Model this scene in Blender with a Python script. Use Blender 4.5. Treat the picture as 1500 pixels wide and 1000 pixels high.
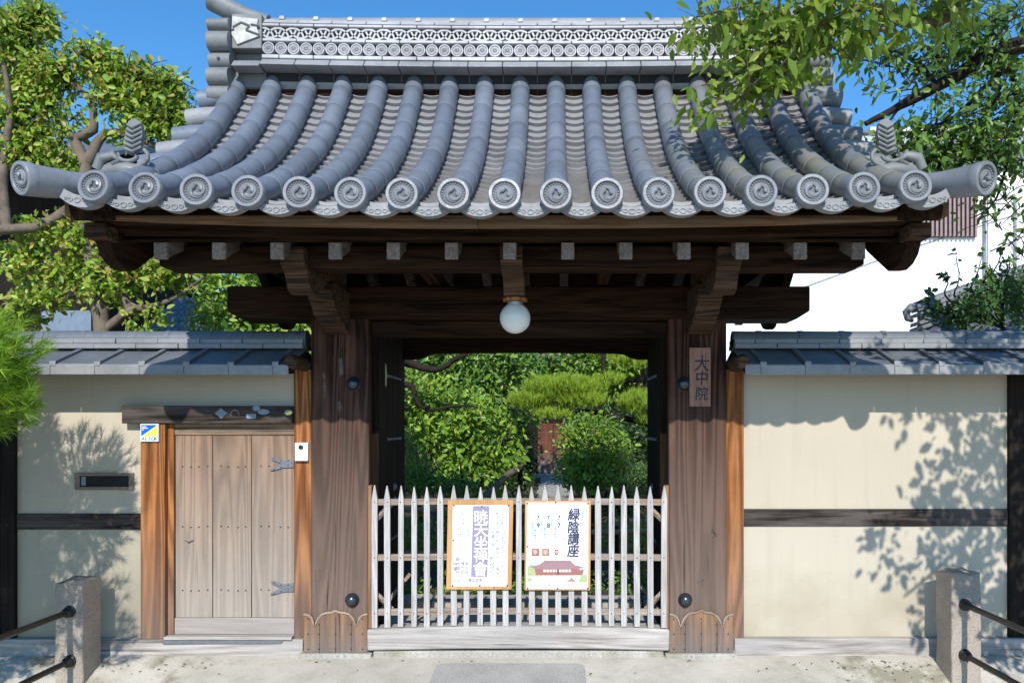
import bpy, bmesh, math, random
import numpy as np
from mathutils import Vector, Matrix

R = math.radians
SC = bpy.context.scene
COL = SC.collection
for o in list(bpy.data.objects):
    bpy.data.objects.remove(o)

# ------------------------------------------------------------------ camera, sky, sun
CAM_D, FPX, VPX, VPY, EYE = 5.4, 1134.0, 815.0, 624.0, 1.6
cam = bpy.data.cameras.new('camera')
camo = bpy.data.objects.new('camera', cam)
COL.objects.link(camo)
camo.location = (0, -CAM_D, EYE)
camo.rotation_euler = (R(90), 0, 0)
cam.sensor_width = 36.0
cam.lens = 36.0 * FPX / 1500.0
cam.shift_x = -(VPX - 750) / 1500.0
cam.shift_y = (VPY - 500) / 1500.0
cam.clip_start = 0.05
cam.clip_end = 3000
SC.camera = camo

SUN_EL = R(36.2)
SUN_X = 0.0          # small sideways travel of the light per metre going away from the viewer
w = bpy.data.worlds.new("World")
SC.world = w
w.use_nodes = True
wn = w.node_tree.nodes
bg = wn.get('Background') or wn.new('ShaderNodeBackground')
sky = wn.new('ShaderNodeTexSky')
sky.sky_type = 'NISHITA'
sky.sun_disc = False
sky.sun_elevation = SUN_EL
sky.sun_rotation = R(180)
sky.altitude = 100
sky.air_density = 1.0
sky.dust_density = 0.0
sky.ozone_density = 5.0
hs = wn.new('ShaderNodeHueSaturation')
hs.inputs['Saturation'].default_value = 1.2
hs.inputs['Hue'].default_value = 0.497
hs.inputs['Value'].default_value = 1.28
w.node_tree.links.new(sky.outputs[0], hs.inputs['Color'])
w.node_tree.links.new(hs.outputs[0], bg.inputs[0])
bg.inputs[1].default_value = 0.15
sl = bpy.data.lights.new('sun', 'SUN')
sl.energy = 4.6
sl.angle = R(0.53)
sl.color = (1.0, 0.95, 0.87)
so = bpy.data.objects.new('sun', sl)
COL.objects.link(so)
so.rotation_euler = Vector((SUN_X, 1.0, -math.tan(SUN_EL))).to_track_quat('-Z', 'Y').to_euler()
so.location = (0, -20, 20)

SC.view_settings.view_transform = 'Standard'
SC.view_settings.look = 'None'
SC.view_settings.exposure = 0.12
SC.view_settings.gamma = 1.0
SC.render.engine = 'CYCLES'
SC.cycles.max_bounces = 8
SC.cycles.transparent_max_bounces = 8
SC.cycles.use_denoising = True

GX = -0.263                       # centre line of the gate


def at(px, py, Y):
    """point of the place seen at (px,py) in the photograph on the plane at depth Y"""
    D = Y + CAM_D
    return Vector(((px - VPX) * D / FPX, Y, EYE - (py - VPY) * D / FPX))


def sc(Y):
    return FPX / (Y + CAM_D)


# ------------------------------------------------------------------ mesh helpers
WL = {}


class MB:
    def __init__(s):
        s.v, s.f, s.m, s.mi = [], [], [], 0

    def add(s, vs, fs):
        n = len(s.v)
        s.v += [tuple(p) for p in vs]
        for f in fs:
            s.f.append(tuple(n + i for i in f))
            s.m.append(s.mi)
        return s

    def box(s, x0, x1, y0, y1, z0, z1, nx=1):
        vs, fs = [], []
        for i in range(nx + 1):
            x = x0 + (x1 - x0) * i / nx
            vs += [(x, y0, z0), (x, y1, z0), (x, y1, z1), (x, y0, z1)]
        for i in range(nx):
            a, b = 4 * i, 4 * i + 4
            for k in range(4):
                l = (k + 1) % 4
                fs.append((a + k, b + k, b + l, a + l))
        fs.append((0, 1, 2, 3))
        e = 4 * nx
        fs.append((e + 3, e + 2, e + 1, e))
        return s.add(vs, fs)

    def prism(s, poly, axis, a0, a1):
        n = len(poly)

        def p3(p, a):
            if axis == 'X':
                return (a, p[0], p[1])
            if axis == 'Y':
                return (p[0], a, p[1])
            return (p[0], p[1], a)
        vs = [p3(p, a0) for p in poly] + [p3(p, a1) for p in poly]
        fs = [tuple(range(n)), tuple(range(2 * n - 1, n - 1, -1))]
        for i in range(n):
            j = (i + 1) % n
            fs.append((i, j, n + j, n + i))
        return s.add(vs, fs)

    def tube(s, pts, rad, seg=10, caps=True, flat=1.0):
        pts = [Vector(p) for p in pts]
        if not isinstance(rad, (list, tuple)):
            rad = [rad] * len(pts)
        n = len(pts)
        vs, fs = [], []
        up = None
        for i in range(n):
            t = (pts[min(i + 1, n - 1)] - pts[max(i - 1, 0)])
            if t.length < 1e-9:
                t = Vector((0, 0, 1))
            t.normalize()
            if up is None:
                up = Vector((0, 0, 1)) if abs(t.z) < 0.9 else Vector((1, 0, 0))
            side = t.cross(up)
            if side.length < 1e-6:
                side = t.cross(Vector((0.3, 1, 0.2)))
            side.normalize()
            u2 = side.cross(t).normalized()
            up = u2
            for k in range(seg):
                a = 2 * math.pi * k / seg
                vs.append(pts[i] + (side * math.cos(a) + u2 * math.sin(a) * flat) * rad[i])
        for i in range(n - 1):
            for k in range(seg):
                l = (k + 1) % seg
                fs.append((i * seg + k, i * seg + l, (i + 1) * seg + l, (i + 1) * seg + k))
        if caps:
            fs.append(tuple(range(seg - 1, -1, -1)))
            fs.append(tuple((n - 1) * seg + k for k in range(seg)))
        return s.add(vs, fs)

    def lathe(s, c, axis, prof, seg=20):
        """prof: list of (radius, height along axis) ; r=0 allowed at the ends"""
        ax = Vector(axis).normalized()
        a = ax.orthogonal().normalized()
        b = ax.cross(a)
        c = Vector(c)
        vs, fs, rings = [], [], []
        for r, h in prof:
            if r < 1e-6:
                rings.append([len(vs)])
                vs.append(c + ax * h)
            else:
                rings.append(list(range(len(vs), len(vs) + seg)))
                for k in range(seg):
                    t = 2 * math.pi * k / seg
                    vs.append(c + ax * h + (a * math.cos(t) + b * math.sin(t)) * r)
        for i in range(len(rings) - 1):
            p, q = rings[i], rings[i + 1]
            for k in range(seg):
                l = (k + 1) % seg
                if len(p) == 1 and len(q) == 1:
                    continue
                if len(p) == 1:
                    fs.append((p[0], q[l], q[k]))
                elif len(q) == 1:
                    fs.append((p[k], p[l], q[0]))
                else:
                    fs.append((p[k], p[l], q[l], q[k]))
        return s.add(vs, fs)

    def ball(s, c, r, seg=14, half=False, axis=(0, 0, 1), sq=1.0):
        n = seg // 2
        prof = []
        for i in range(n + 1):
            t = (math.pi / 2 if half else math.pi) * i / n
            prof.append((r * math.sin(t), r * sq * math.cos(t)))
        return s.lathe(c, axis, prof, seg)

    def glyph(s, ch, cx, cz, size, y, sx=1.0, bold=0.0, shear=0.0):
        vs, fs = glyph_mesh(ch, 0.0)
        if not vs:
            return s
        sh = [(0, 0)]
        if bold:
            sh += [(bold * math.cos(R(a)), bold * math.sin(R(a))) for a in range(0, 360, 60)]
        for i, (du, dv) in enumerate(sh):
            s.add([(cx + (u + du + shear * v) * size * sx, y - .00004 * i, cz + (v + dv) * size) for u, v in vs], fs)
        return s

    def column(s, text, cx, ztop, size, y, pitch=None, **k):
        p = pitch or size * 1.12
        for i, ch in enumerate(text):
            s.glyph(ch, cx, ztop - p * (i + .5), size, y, **k)
        return s

    def build(s, name, mat, parent=None, bevel=0.0, smooth=32, warp=None, origin=None, recalc=True):
        vs = np.array(s.v, dtype=float)
        if warp:
            vs = np.array([warp(Vector(p)) for p in s.v], dtype=float)
        if origin is None:
            origin = (vs.min(0) + vs.max(0)) / 2
        origin = Vector(origin)
        me = bpy.data.meshes.new(name)
        me.from_pydata([tuple(p) for p in (vs - np.array(origin))], [], s.f)
        mats = mat if isinstance(mat, (list, tuple)) else [mat]
        for m in mats:
            me.materials.append(m)
        if len(mats) > 1:
            me.polygons.foreach_set('material_index', s.m)
        if recalc:
            bm = bmesh.new()
            bm.from_mesh(me)
            bmesh.ops.recalc_face_normals(bm, faces=bm.faces)
            bm.to_mesh(me)
            bm.free()
        if smooth:
            me.polygons.foreach_set('use_smooth', [True] * len(me.polygons))
            me.set_sharp_from_angle(angle=R(smooth))
        o = link(name, me, parent, origin)
        if bevel:
            b = o.modifiers.new('bevel', 'BEVEL')
            b.width = bevel
            b.segments = 2
            b.limit_method = 'ANGLE'
            b.angle_limit = R(50)
        return o


_gl = {}


def glyph_mesh(ch, bold):
    key = (ch, bold)
    if key in _gl:
        return _gl[key]
    c = bpy.data.curves.new('glyph', 'FONT')
    c.body = ch
    c.resolution_u = 3
    c.offset = bold
    o = bpy.data.objects.new('glyph', c)
    COL.objects.link(o)
    dg = bpy.context.evaluated_depsgraph_get()
    me = bpy.data.meshes.new_from_object(o.evaluated_get(dg))
    vs = [(v.co.x, v.co.y) for v in me.vertices]
    fs = [tuple(p.vertices) for p in me.polygons]
    bpy.data.objects.remove(o)
    bpy.data.meshes.remove(me)
    bpy.data.curves.remove(c)
    if vs:
        mx = (min(v[0] for v in vs) + max(v[0] for v in vs)) / 2
        my = (min(v[1] for v in vs) + max(v[1] for v in vs)) / 2
        vs = [(v[0] - mx, v[1] - my) for v in vs]
    _gl[key] = (vs, fs)
    return _gl[key]


def link(name, data, parent, wloc):
    o = bpy.data.objects.new(name, data)
    COL.objects.link(o)
    wloc = Vector(wloc)
    if parent is not None:
        o.parent = parent
        o.location = wloc - WL[parent.name]
    else:
        o.location = wloc
    WL[o.name] = wloc
    return o


def clone(o, wloc, rot=None, scale=None):
    c = o.copy()
    COL.objects.link(c)
    wloc = Vector(wloc)
    WL[c.name] = wloc
    c.location = wloc - (WL[o.parent.name] if o.parent else Vector())
    if rot is not None:
        c.rotation_euler = rot
    if scale is not None:
        c.scale = scale
    return c


def tag(o, label, cat, group=None, kind='thing'):
    o['label'] = label
    o['category'] = cat
    o['kind'] = kind
    if group:
        o['group'] = group
    return o


def thing(name, loc, label, cat, group=None):
    o = bpy.data.objects.new(name, None)
    COL.objects.link(o)
    o.location = loc
    o.empty_display_size = 0.1
    WL[o.name] = Vector(loc)
    return tag(o, label, cat, group)


def structure(o):
    o['kind'] = 'structure'
    return o


# ------------------------------------------------------------------ materials
def newmat(name):
    m = bpy.data.materials.new(name)
    m.use_nodes = True
    nt = m.node_tree
    b = nt.nodes.get('Principled BSDF')
    return m, nt, b


def N(nt, typ, **kw):
    n = nt.nodes.new(typ)
    for k, v in kw.items():
        if k.startswith('i_'):
            n.inputs[k[2:].replace('_', ' ')].default_value = v
        else:
            setattr(n, k, v)
    return n


def L(nt, a, b):
    nt.links.new(a, b)


def c4(c):
    return (c[0], c[1], c[2], 1.0)


def ramp(nt, src, stops):
    r = N(nt, 'ShaderNodeValToRGB')
    while len(r.color_ramp.elements) < len(stops):
        r.color_ramp.elements.new(0.5)
    for e, (p, c) in zip(r.color_ramp.elements, stops):
        e.position = p
        e.color = c4(c) if not isinstance(c, (int, float)) else (c, c, c, 1)
    L(nt, src, r.inputs[0])
    return r.outputs[0]


def mix(nt, fac, a, b, mode='MIX'):
    m = N(nt, 'ShaderNodeMix', data_type='RGBA', blend_type=mode)
    if isinstance(fac, (int, float)):
        m.inputs[0].default_value = fac
    else:
        L(nt, fac, m.inputs[0])
    for i, x in ((6, a), (7, b)):
        if isinstance(x, tuple):
            m.inputs[i].default_value = c4(x)
        else:
            L(nt, x, m.inputs[i])
    return m.outputs[2]


def math_(nt, op, a, b=None, clamp=False):
    m = N(nt, 'ShaderNodeMath', operation=op, use_clamp=clamp)
    for i, x in ((0, a), (1, b)):
        if x is None:
            continue
        if isinstance(x, (int, float)):
            m.inputs[i].default_value = x
        else:
            L(nt, x, m.inputs[i])
    return m.outputs[0]


def noise(nt, vec, scale, detail=5, rough=0.55, dist=0.0):
    n = N(nt, 'ShaderNodeTexNoise')
    n.inputs['Scale'].default_value = scale
    n.inputs['Detail'].default_value = detail
    n.inputs['Roughness'].default_value = rough
    n.inputs['Distortion'].default_value = dist
    if vec is not None:
        L(nt, vec, n.inputs['Vector'])
    return n.outputs[0]


def maprange(nt, v, a, b, c=0.0, d=1.0):
    m = N(nt, 'ShaderNodeMapRange')
    L(nt, v, m.inputs[0])
    for i, x in enumerate((a, b, c, d)):
        m.inputs[i + 1].default_value = x
    return m.outputs[0]


def bump(nt, b, h, strength=0.3, dist=0.01):
    n = N(nt, 'ShaderNodeBump')
    n.inputs['Strength'].default_value = strength
    n.inputs['Distance'].default_value = dist
    L(nt, h, n.inputs['Height'])
    L(nt, n.outputs[0], b.inputs['Normal'])


def wpos(nt):
    return N(nt, 'ShaderNodeNewGeometry').outputs['Position']


def sep(nt, v):
    s = N(nt, 'ShaderNodeSeparateXYZ')
    L(nt, v, s.inputs[0])
    return s.outputs


def wood(name, dark, light, axis='Z', rough=0.8, grey=None, gz=None, gamt=0.0, fig=0.5, bmp=0.35, scale=1.0, crack=.7, spec=.18):
    m, nt, b = newmat(name)
    tc = N(nt, 'ShaderNodeTexCoord').outputs['Object']
    oi = N(nt, 'ShaderNodeObjectInfo').outputs['Random']
    off = N(nt, 'ShaderNodeVectorMath', operation='SCALE')
    off.inputs[0].default_value = (31, 17, 23)
    L(nt, oi, off.inputs[3])
    ad = N(nt, 'ShaderNodeVectorMath', operation='ADD')
    L(nt, tc, ad.inputs[0])
    L(nt, off.outputs[0], ad.inputs[1])
    mp = N(nt, 'ShaderNodeMapping')
    k = [17.0 * scale] * 3
    k['XYZ'.index(axis)] = 0.9 * scale
    mp.inputs['Scale'].default_value = k
    L(nt, ad.outputs[0], mp.inputs[0])
    v = mp.outputs[0]
    n1 = noise(nt, v, 1.6, 6, 0.6, 0.9)
    n2 = noise(nt, v, 9.0, 4, 0.65, 0.2)
    # growth-ring figure: contour lines of a slow stretched noise
    n3 = noise(nt, v, 0.28, 2, 0.4, 0.3)
    ring = math_(nt, 'SINE', math_(nt, 'MULTIPLY', n3, 95.0))
    ring = maprange(nt, ring, -1, 1)
    g = math_(nt, 'ADD', math_(nt, 'MULTIPLY', n1, 0.6), math_(nt, 'MULTIPLY', n2, 0.25))
    g = math_(nt, 'ADD', g, math_(nt, 'MULTIPLY', math_(nt, 'SUBTRACT', ring, 0.5), 0.22 * fig))
    col = ramp(nt, g, [(0.28, dark), (0.62, light)])
    big = noise(nt, ad.outputs[0], 2.2, 3, 0.5)
    col = mix(nt, maprange(nt, big, 0.4, 0.7, 0.0, 0.45), col, tuple(c * 0.6 for c in dark))
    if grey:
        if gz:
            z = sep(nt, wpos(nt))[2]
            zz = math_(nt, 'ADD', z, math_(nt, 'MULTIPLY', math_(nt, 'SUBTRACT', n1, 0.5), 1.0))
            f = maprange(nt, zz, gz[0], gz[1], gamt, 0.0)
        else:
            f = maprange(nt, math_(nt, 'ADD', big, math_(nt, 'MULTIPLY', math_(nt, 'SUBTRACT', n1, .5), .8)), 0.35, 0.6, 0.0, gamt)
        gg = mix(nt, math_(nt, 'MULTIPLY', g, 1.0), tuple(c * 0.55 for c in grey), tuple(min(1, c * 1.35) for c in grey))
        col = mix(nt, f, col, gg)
    mc = N(nt, 'ShaderNodeMapping')
    kc = [34.0 * scale] * 3
    kc['XYZ'.index(axis)] = 0.8 * scale
    mc.inputs['Scale'].default_value = kc
    L(nt, ad.outputs[0], mc.inputs[0])
    cr = maprange(nt, noise(nt, mc.outputs[0], 1.0, 3, 0.5, 0.15), 0.665, 0.72, 0, crack)
    col = mix(nt, cr, col, tuple(c * .35 for c in dark))
    L(nt, col, b.inputs['Base Color'])
    b.inputs['Roughness'].default_value = rough
    b.inputs['Specular IOR Level'].default_value = spec
    bump(nt, b, math_(nt, 'SUBTRACT', g, cr), bmp, 0.012)
    return m


def simple(name, col, rough=0.6, metal=0.0, var=0.15, nscale=8.0, bmp=0.0, spec=0.5, coat=0.0):
    m, nt, b = newmat(name)
    tc = N(nt, 'ShaderNodeTexCoord').outputs['Object']
    n = noise(nt, tc, nscale, 5, 0.6)
    c = ramp(nt, n, [(0.3, tuple(x * (1 - var) for x in col)), (0.7, tuple(min(1, x * (1 + var)) for x in col))])
    L(nt, c, b.inputs['Base Color'])
    b.inputs['Roughness'].default_value = rough
    b.inputs['Metallic'].default_value = metal
    b.inputs['Specular IOR Level'].default_value = spec
    b.inputs['Coat Weight'].default_value = coat
    if bmp:
        bump(nt, b, noise(nt, tc, nscale * 6, 4), bmp, 0.004)
    return m


def tilemat(name, col, rough=0.42, moss=False, debris=False, stain=(0.2, 0.19, 0.17), spec=0.6, samt=.35):
    m, nt, b = newmat(name)
    p = wpos(nt)
    oi = N(nt, 'ShaderNodeObjectInfo').outputs['Random']
    n1 = noise(nt, p, 3.0, 6, 0.6)
    n2 = noise(nt, p, 28.0, 4, 0.6)
    c = ramp(nt, n1, [(0.3, tuple(x * .8 for x in col)), (0.7, tuple(min(1, x * 1.22) for x in col))])
    c = mix(nt, maprange(nt, n2, 0.55, 0.75, 0, samt), c, stain)
    n6 = noise(nt, p, 8.5, 7, 0.72, 0.6)
    c = mix(nt, maprange(nt, n6, 0.52, 0.72, 0, .55), c, tuple(x * .5 for x in col))
    c = mix(nt, maprange(nt, n6, 0.44, 0.28, 0, .45), c, tuple(min(1, x * 1.55) for x in col))
    c = mix(nt, maprange(nt, oi, 0, 1, 0, 0.35), c, tuple(x * .65 for x in col))
    s = sep(nt, p)
    if moss:
        mx = maprange(nt, s[0], 0.3, 1.15)
        mz = maprange(nt, s[2], 3.9, 3.1)
        mn = maprange(nt, noise(nt, p, 5.0, 5, 0.6), 0.38, 0.62)
        f = math_(nt, 'MULTIPLY', math_(nt, 'MULTIPLY', mx, mz), mn)
        c = mix(nt, math_(nt, 'MULTIPLY', f, 0.75), c, (0.21, 0.2, 0.105))
        f2 = math_(nt, 'MULTIPLY', mx, maprange(nt, noise(nt, p, 11.0, 5, 0.7), 0.4, 0.6))
        c = mix(nt, math_(nt, 'MULTIPLY', f2, 0.75), c, (0.22, 0.2, 0.17))
    if debris:
        mz = maprange(nt, s[2], 3.35, 2.8)
        mn = maprange(nt, noise(nt, p, 14.0, 6, 0.7), 0.42, 0.62)
        c = mix(nt, math_(nt, 'MULTIPLY', math_(nt, 'MULTIPLY', mz, mn), 0.55), c, (0.22, 0.18, 0.13))
        mx = maprange(nt, s[0], 0.4, 1.1)
        mn2 = maprange(nt, noise(nt, p, 9.0, 6, 0.7), 0.5, 0.62)
        c = mix(nt, math_(nt, 'MULTIPLY', math_(nt, 'MULTIPLY', mx, mn2), 0.7), c, (0.14, 0.075, 0.04))
    L(nt, c, b.inputs['Base Color'])
    r = maprange(nt, n2, 0.3, 0.7, rough - .08, rough + .12)
    L(nt, r, b.inputs['Roughness'])
    b.inputs['Specular IOR Level'].default_value = spec
    n5 = noise(nt, p, 75.0, 5, 0.7)
    bump(nt, b, math_(nt, 'ADD', n2, math_(nt, 'MULTIPLY', n5, .6)), 0.3, 0.006)
    return m


def plaster(name, col, dirt=(0.3, 0.26, 0.17), dz=(0.0, 0.65), xr=None):
    m, nt, b = newmat(name)
    p = wpos(nt)
    n1 = noise(nt, p, 1.1, 4, 0.5)
    n2 = noise(nt, p, 130.0, 3, 0.6)
    c = ramp(nt, n1, [(0.3, tuple(x * .93 for x in col)), (0.7, tuple(x * 1.05 for x in col))])
    c = mix(nt, maprange(nt, n2, 0.45, 0.75, 0, 0.2), c, tuple(x * .7 for x in col))
    s = sep(nt, p)
    z = math_(nt, 'ADD', s[2], math_(nt, 'MULTIPLY', math_(nt, 'SUBTRACT', noise(nt, p, 3.2, 6, 0.65), 0.5), 0.9))
    f = maprange(nt, z, dz[0], dz[1], 0.6, 0.0)
    f = math_(nt, 'MULTIPLY', f, maprange(nt, noise(nt, p, 1.3, 3), 0.4, 0.62))
    if xr:
        f = math_(nt, 'MULTIPLY', f, maprange(nt, s[0], xr[0], xr[1]))
    c = mix(nt, f, c, dirt)
    # faint rain streaks
    mp = N(nt, 'ShaderNodeMapping')
    mp.inputs['Scale'].default_value = (14, 14, 0.8)
    L(nt, p, mp.inputs[0])
    st = maprange(nt, noise(nt, mp.outputs[0], 1.0, 4, 0.6), 0.52, 0.75, 0, 0.28)
    c = mix(nt, st, c, tuple(x * .72 for x in col))
    L(nt, c, b.inputs['Base Color'])
    b.inputs['Roughness'].default_value = 0.92
    b.inputs['Specular IOR Level'].default_value = 0.15
    bump(nt, b, n2, 0.25, 0.004)
    return m


def stone(name, col, speck=90.0, rough=0.85, moss=None):
    m, nt, b = newmat(name)
    p = wpos(nt)
    n1 = noise(nt, p, 2.5, 5, 0.6)
    n2 = noise(nt, p, speck, 3, 0.7)
    c = ramp(nt, n1, [(0.3, tuple(x * .8 for x in col)), (0.7, tuple(min(1, x * 1.15) for x in col))])
    c = mix(nt, maprange(nt, n2, 0.5, 0.68, 0, 0.65), c, tuple(x * .42 for x in col))
    c = mix(nt, maprange(nt, n2, 0.42, 0.3, 0, 0.5), c, tuple(min(1, x * 1.5) for x in col))
    if moss:
        c = mix(nt, maprange(nt, noise(nt, p, 2.1, 6, 0.65), 0.52, 0.68, 0, 0.8), c, moss)
    L(nt, c, b.inputs['Base Color'])
    b.inputs['Roughness'].default_value = rough
    b.inputs['Specular IOR Level'].default_value = 0.25
    bump(nt, b, n2, 0.4, 0.006)
    return m


def leafmat(name, cols, transl=0.35, rough=0.42, spec=0.45):
    m, nt, b = newmat(name)
    g = N(nt, 'ShaderNodeNewGeometry')
    stops = [(i / max(1, len(cols) - 1), c) for i, c in enumerate(cols)]
    c = ramp(nt, g.outputs['Random Per Island'], stops)
    c = mix(nt, maprange(nt, noise(nt, g.outputs['Position'], 1.7, 3), 0.35, 0.65, 0, .45), c, tuple(x * .7 for x in cols[0]))  # noise patches paint shaded clumps into the leaf colour
    L(nt, c, b.inputs['Base Color'])
    b.inputs['Roughness'].default_value = rough
    b.inputs['Specular IOR Level'].default_value = spec
    t = N(nt, 'ShaderNodeBsdfTranslucent')
    bright = mix(nt, 0.5, c, (0.35, 0.42, 0.03), 'MIX')
    L(nt, bright, t.inputs[0])
    ms = N(nt, 'ShaderNodeMixShader')
    ms.inputs[0].default_value = transl
    L(nt, b.outputs[0], ms.inputs[1])
    L(nt, t.outputs[0], ms.inputs[2])
    L(nt, ms.outputs[0], nt.nodes['Material Output'].inputs[0])
    return m


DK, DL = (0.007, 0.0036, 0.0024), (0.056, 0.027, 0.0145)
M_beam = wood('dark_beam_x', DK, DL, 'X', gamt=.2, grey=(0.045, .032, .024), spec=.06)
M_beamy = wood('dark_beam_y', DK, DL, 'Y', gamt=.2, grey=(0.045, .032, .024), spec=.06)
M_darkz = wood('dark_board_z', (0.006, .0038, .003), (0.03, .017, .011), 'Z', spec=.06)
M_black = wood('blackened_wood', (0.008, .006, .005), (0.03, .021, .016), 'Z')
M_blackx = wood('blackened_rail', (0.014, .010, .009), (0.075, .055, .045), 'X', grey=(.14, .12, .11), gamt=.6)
M_eave = wood('eave_board', (0.08, .04, .019), (0.29, .165, .085), 'X', grey=(.2, .155, .11), gamt=.4)
M_raft = wood('rafter_wood', (0.05, .032, .022), (0.17, .13, .105), 'Y', grey=(.17, .15, .14), gamt=.6)
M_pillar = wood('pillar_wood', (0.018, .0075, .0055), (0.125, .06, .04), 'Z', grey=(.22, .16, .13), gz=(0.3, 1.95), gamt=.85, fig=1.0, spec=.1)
M_boot = wood('boot_wood', (0.13, .068, .036), (0.38, .215, .115), 'Z', grey=(.2, .18, .175), gz=(-.1, .38), gamt=.95)
M_orange = wood('orange_wood', (0.17, .06, .02), (0.45, .19, .065), 'Z', grey=(.2, .15, .125), gz=(-.1, 1.1), gamt=1.0, fig=1.3)
M_tip = wood('pale_rafter_tip', (0.13, .10, .085), (0.36, .31, .28), 'Y', scale=2)
M_plank = wood('door_plank', (0.155, .09, .057), (0.37, .235, .155), 'Z', grey=(.42, .38, .335), gz=(0.3, 1.7), gamt=.78, fig=.8, crack=.4)
M_plankx = wood('door_rail', (0.13, .085, .055), (0.38, .26, .18), 'X', grey=(.4, .365, .34), gz=(0.3, 1.6), gamt=.9)
M_greyx = wood('grey_weathered_x', (0.24, .21, .19), (0.6, .555, .52), 'X', grey=(.5, .48, .46), gamt=.5)
M_picket = wood('picket_wood', (0.33, .315, .305), (0.66, .635, .62), 'Z', grey=(.5, .48, .46), gamt=.4, scale=2)
M_railx = wood('fence_rail', (0.2, .14, .1), (0.47, .36, .28), 'X', grey=(.4, .36, .33), gamt=.5)
M_fpost = wood('fence_post', (0.18, .09, .05), (0.4, .22, .13), 'Z')
M_frame = wood('poster_frame', (0.52, .27, .11), (0.72, .43, .21), 'Z', scale=2, fig=.3)
M_plate = wood('plate_wood', (0.24, .125, .09), (0.42, .24, .175), 'Z', scale=2)
M_carve = wood('carved_wood', (0.026, .014, .008), (0.13, .075, .045), 'X', scale=1.5, fig=1.2)

M_tile = tilemat('roof_tile', (0.165, .192, .235), moss=True, rough=.38, spec=.7)
M_tile2 = tilemat('roof_tile_pale', (0.18, .203, .243), moss=True, rough=.42, spec=.6, samt=.5)
M_tile3 = tilemat('roof_tile_dark', (0.148, .172, .21), moss=True, rough=.36, spec=.7, samt=.5)
M_pan = tilemat('pan_tile', (0.29, .29, .295), debris=True, rough=.6, spec=.3)
M_disc = tilemat('disc_tile', (0.2, .212, .235), rough=.4, samt=.15)
M_silver = tilemat('ridge_tile', (0.45, .445, .455), rough=.5, samt=.2, stain=(.4, .39, .37))
M_noshi = tilemat('noshi_tile', (0.27, .275, .285), rough=.5, samt=.3)
M_oni = tilemat('ornament_tile', (0.17, .18, .185), rough=.55, stain=(.3, .27, .22), samt=.5)
M_cop = tilemat('coping_tile', (0.135, .15, .17), rough=.45, stain=(.24, .22, .17), samt=.4)
M_copl = tilemat('coping_edge_tile', (0.26, .265, .275), rough=.5, stain=(.18, .17, .14), samt=.5)
M_gap = simple('ridge_gap', (0.02, .02, .025), .9)
M_mortar = simple('lime_mortar', (0.5, .49, .46), .9, var=.35, nscale=14, bmp=.4)

M_plaster = plaster('ochre_plaster', (0.53, .47, .37), xr=(-20, -19))
M_plaster2 = plaster('ochre_plaster_stained', (0.53, .475, .38), dz=(0.0, .75))
M_plasterl = plaster('ochre_plaster_green', (0.45, .41, .32), dirt=(.24, .22, .16), dz=(.1, 1.3))
M_white = plaster('white_render', (0.9, .9, .89), dirt=(.6, .6, .6), dz=(-9, -8))
M_granite = stone('granite', (0.36, .31, .26))
M_found = stone('foundation_stone', (0.42, .40, .36), 60, moss=(.2, .19, .11))
M_slab = stone('paving_slab', (0.40, .385, .36), 110)
M_iron = simple('black_iron', (0.035, .033, .032), .38, metal=.6, nscale=30, bmp=.1)
M_boss = simple('bronze_boss', (0.07, .085, .105), .3, metal=.75, nscale=25)
M_strap = simple('grey_iron', (0.17, .185, .21), .55, metal=.3, nscale=25, bmp=.2)
M_verdi = simple('verdigris_metal', (0.36, .37, .2), .6, metal=.3, nscale=40)
M_globe, nt, b = newmat('opal_glass')
b.inputs['Base Color'].default_value = (0.80, .81, .76, 1)
b.inputs['Roughness'].default_value = 0.12
b.inputs['Subsurface Weight'].default_value = 0.6
b.inputs['Subsurface Radius'].default_value = (.05, .05, .05)
M_steel = simple('lamp_metal', (0.4, .4, .39), .4, metal=.7)
M_paper = simple('white_paper', (0.86, .86, .85), .6, var=.02)
M_purple = simple('purple_print', (0.28, .25, .38), .6, var=.05)
M_ink = simple('black_ink', (0.02, .02, .026), .6)
M_inkg = simple('grey_ink', (0.1, .1, .13), .6)
M_navy = simple('navy_ink', (0.03, .035, .09), .6)
M_inkl = simple('pale_blue_ink', (0.22, .28, .4), .6)
M_blue = simple('sign_blue', (0.01, .13, .62), .35, var=.03)
M_yellow = simple('sign_yellow', (0.88, .78, .12), .35, var=.03)
M_swhite = simple('sign_white', (0.78, .8, .82), .35, var=.03)
M_plastic = simple('white_plastic', (0.7, .72, .75), .35, var=.03)
M_glassd = simple('dark_glass', (0.02, .022, .026), .12)
M_stick = simple('pale_sticker', (0.2, .25, .3), .5, var=.25, nscale=40)
M_bamboo = simple('bamboo_pole', (0.36, .25, .14), .5, var=.3, nscale=6)

# ground: pale concrete with worn and mossy patches
M_ground, nt, b = newmat('ground_concrete')
p = wpos(nt)
n1 = noise(nt, p, 1.3, 6, 0.6)
n2 = noise(nt, p, 55.0, 4, 0.7)
n4 = noise(nt, p, 7.0, 6, 0.65)
c = ramp(nt, n1, [(0.3, (0.43, .40, .34)), (0.7, (0.62, .58, .51))])
c = mix(nt, maprange(nt, n4, 0.5, 0.7, 0, .4), c, (0.33, .3, .24))
c = mix(nt, maprange(nt, n2, 0.55, 0.72, 0, .5), c, (0.24, .22, .18))
xs = sep(nt, p)
ax = math_(nt, 'ABSOLUTE', math_(nt, 'ADD', xs[0], 0.25))
f = math_(nt, 'MULTIPLY', maprange(nt, ax, 1.5, 2.3), maprange(nt, noise(nt, p, 2.7, 6, 0.65), 0.48, 0.6))
c = mix(nt, math_(nt, 'MULTIPLY', f, .7), c, (0.16, .145, .085))
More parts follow.
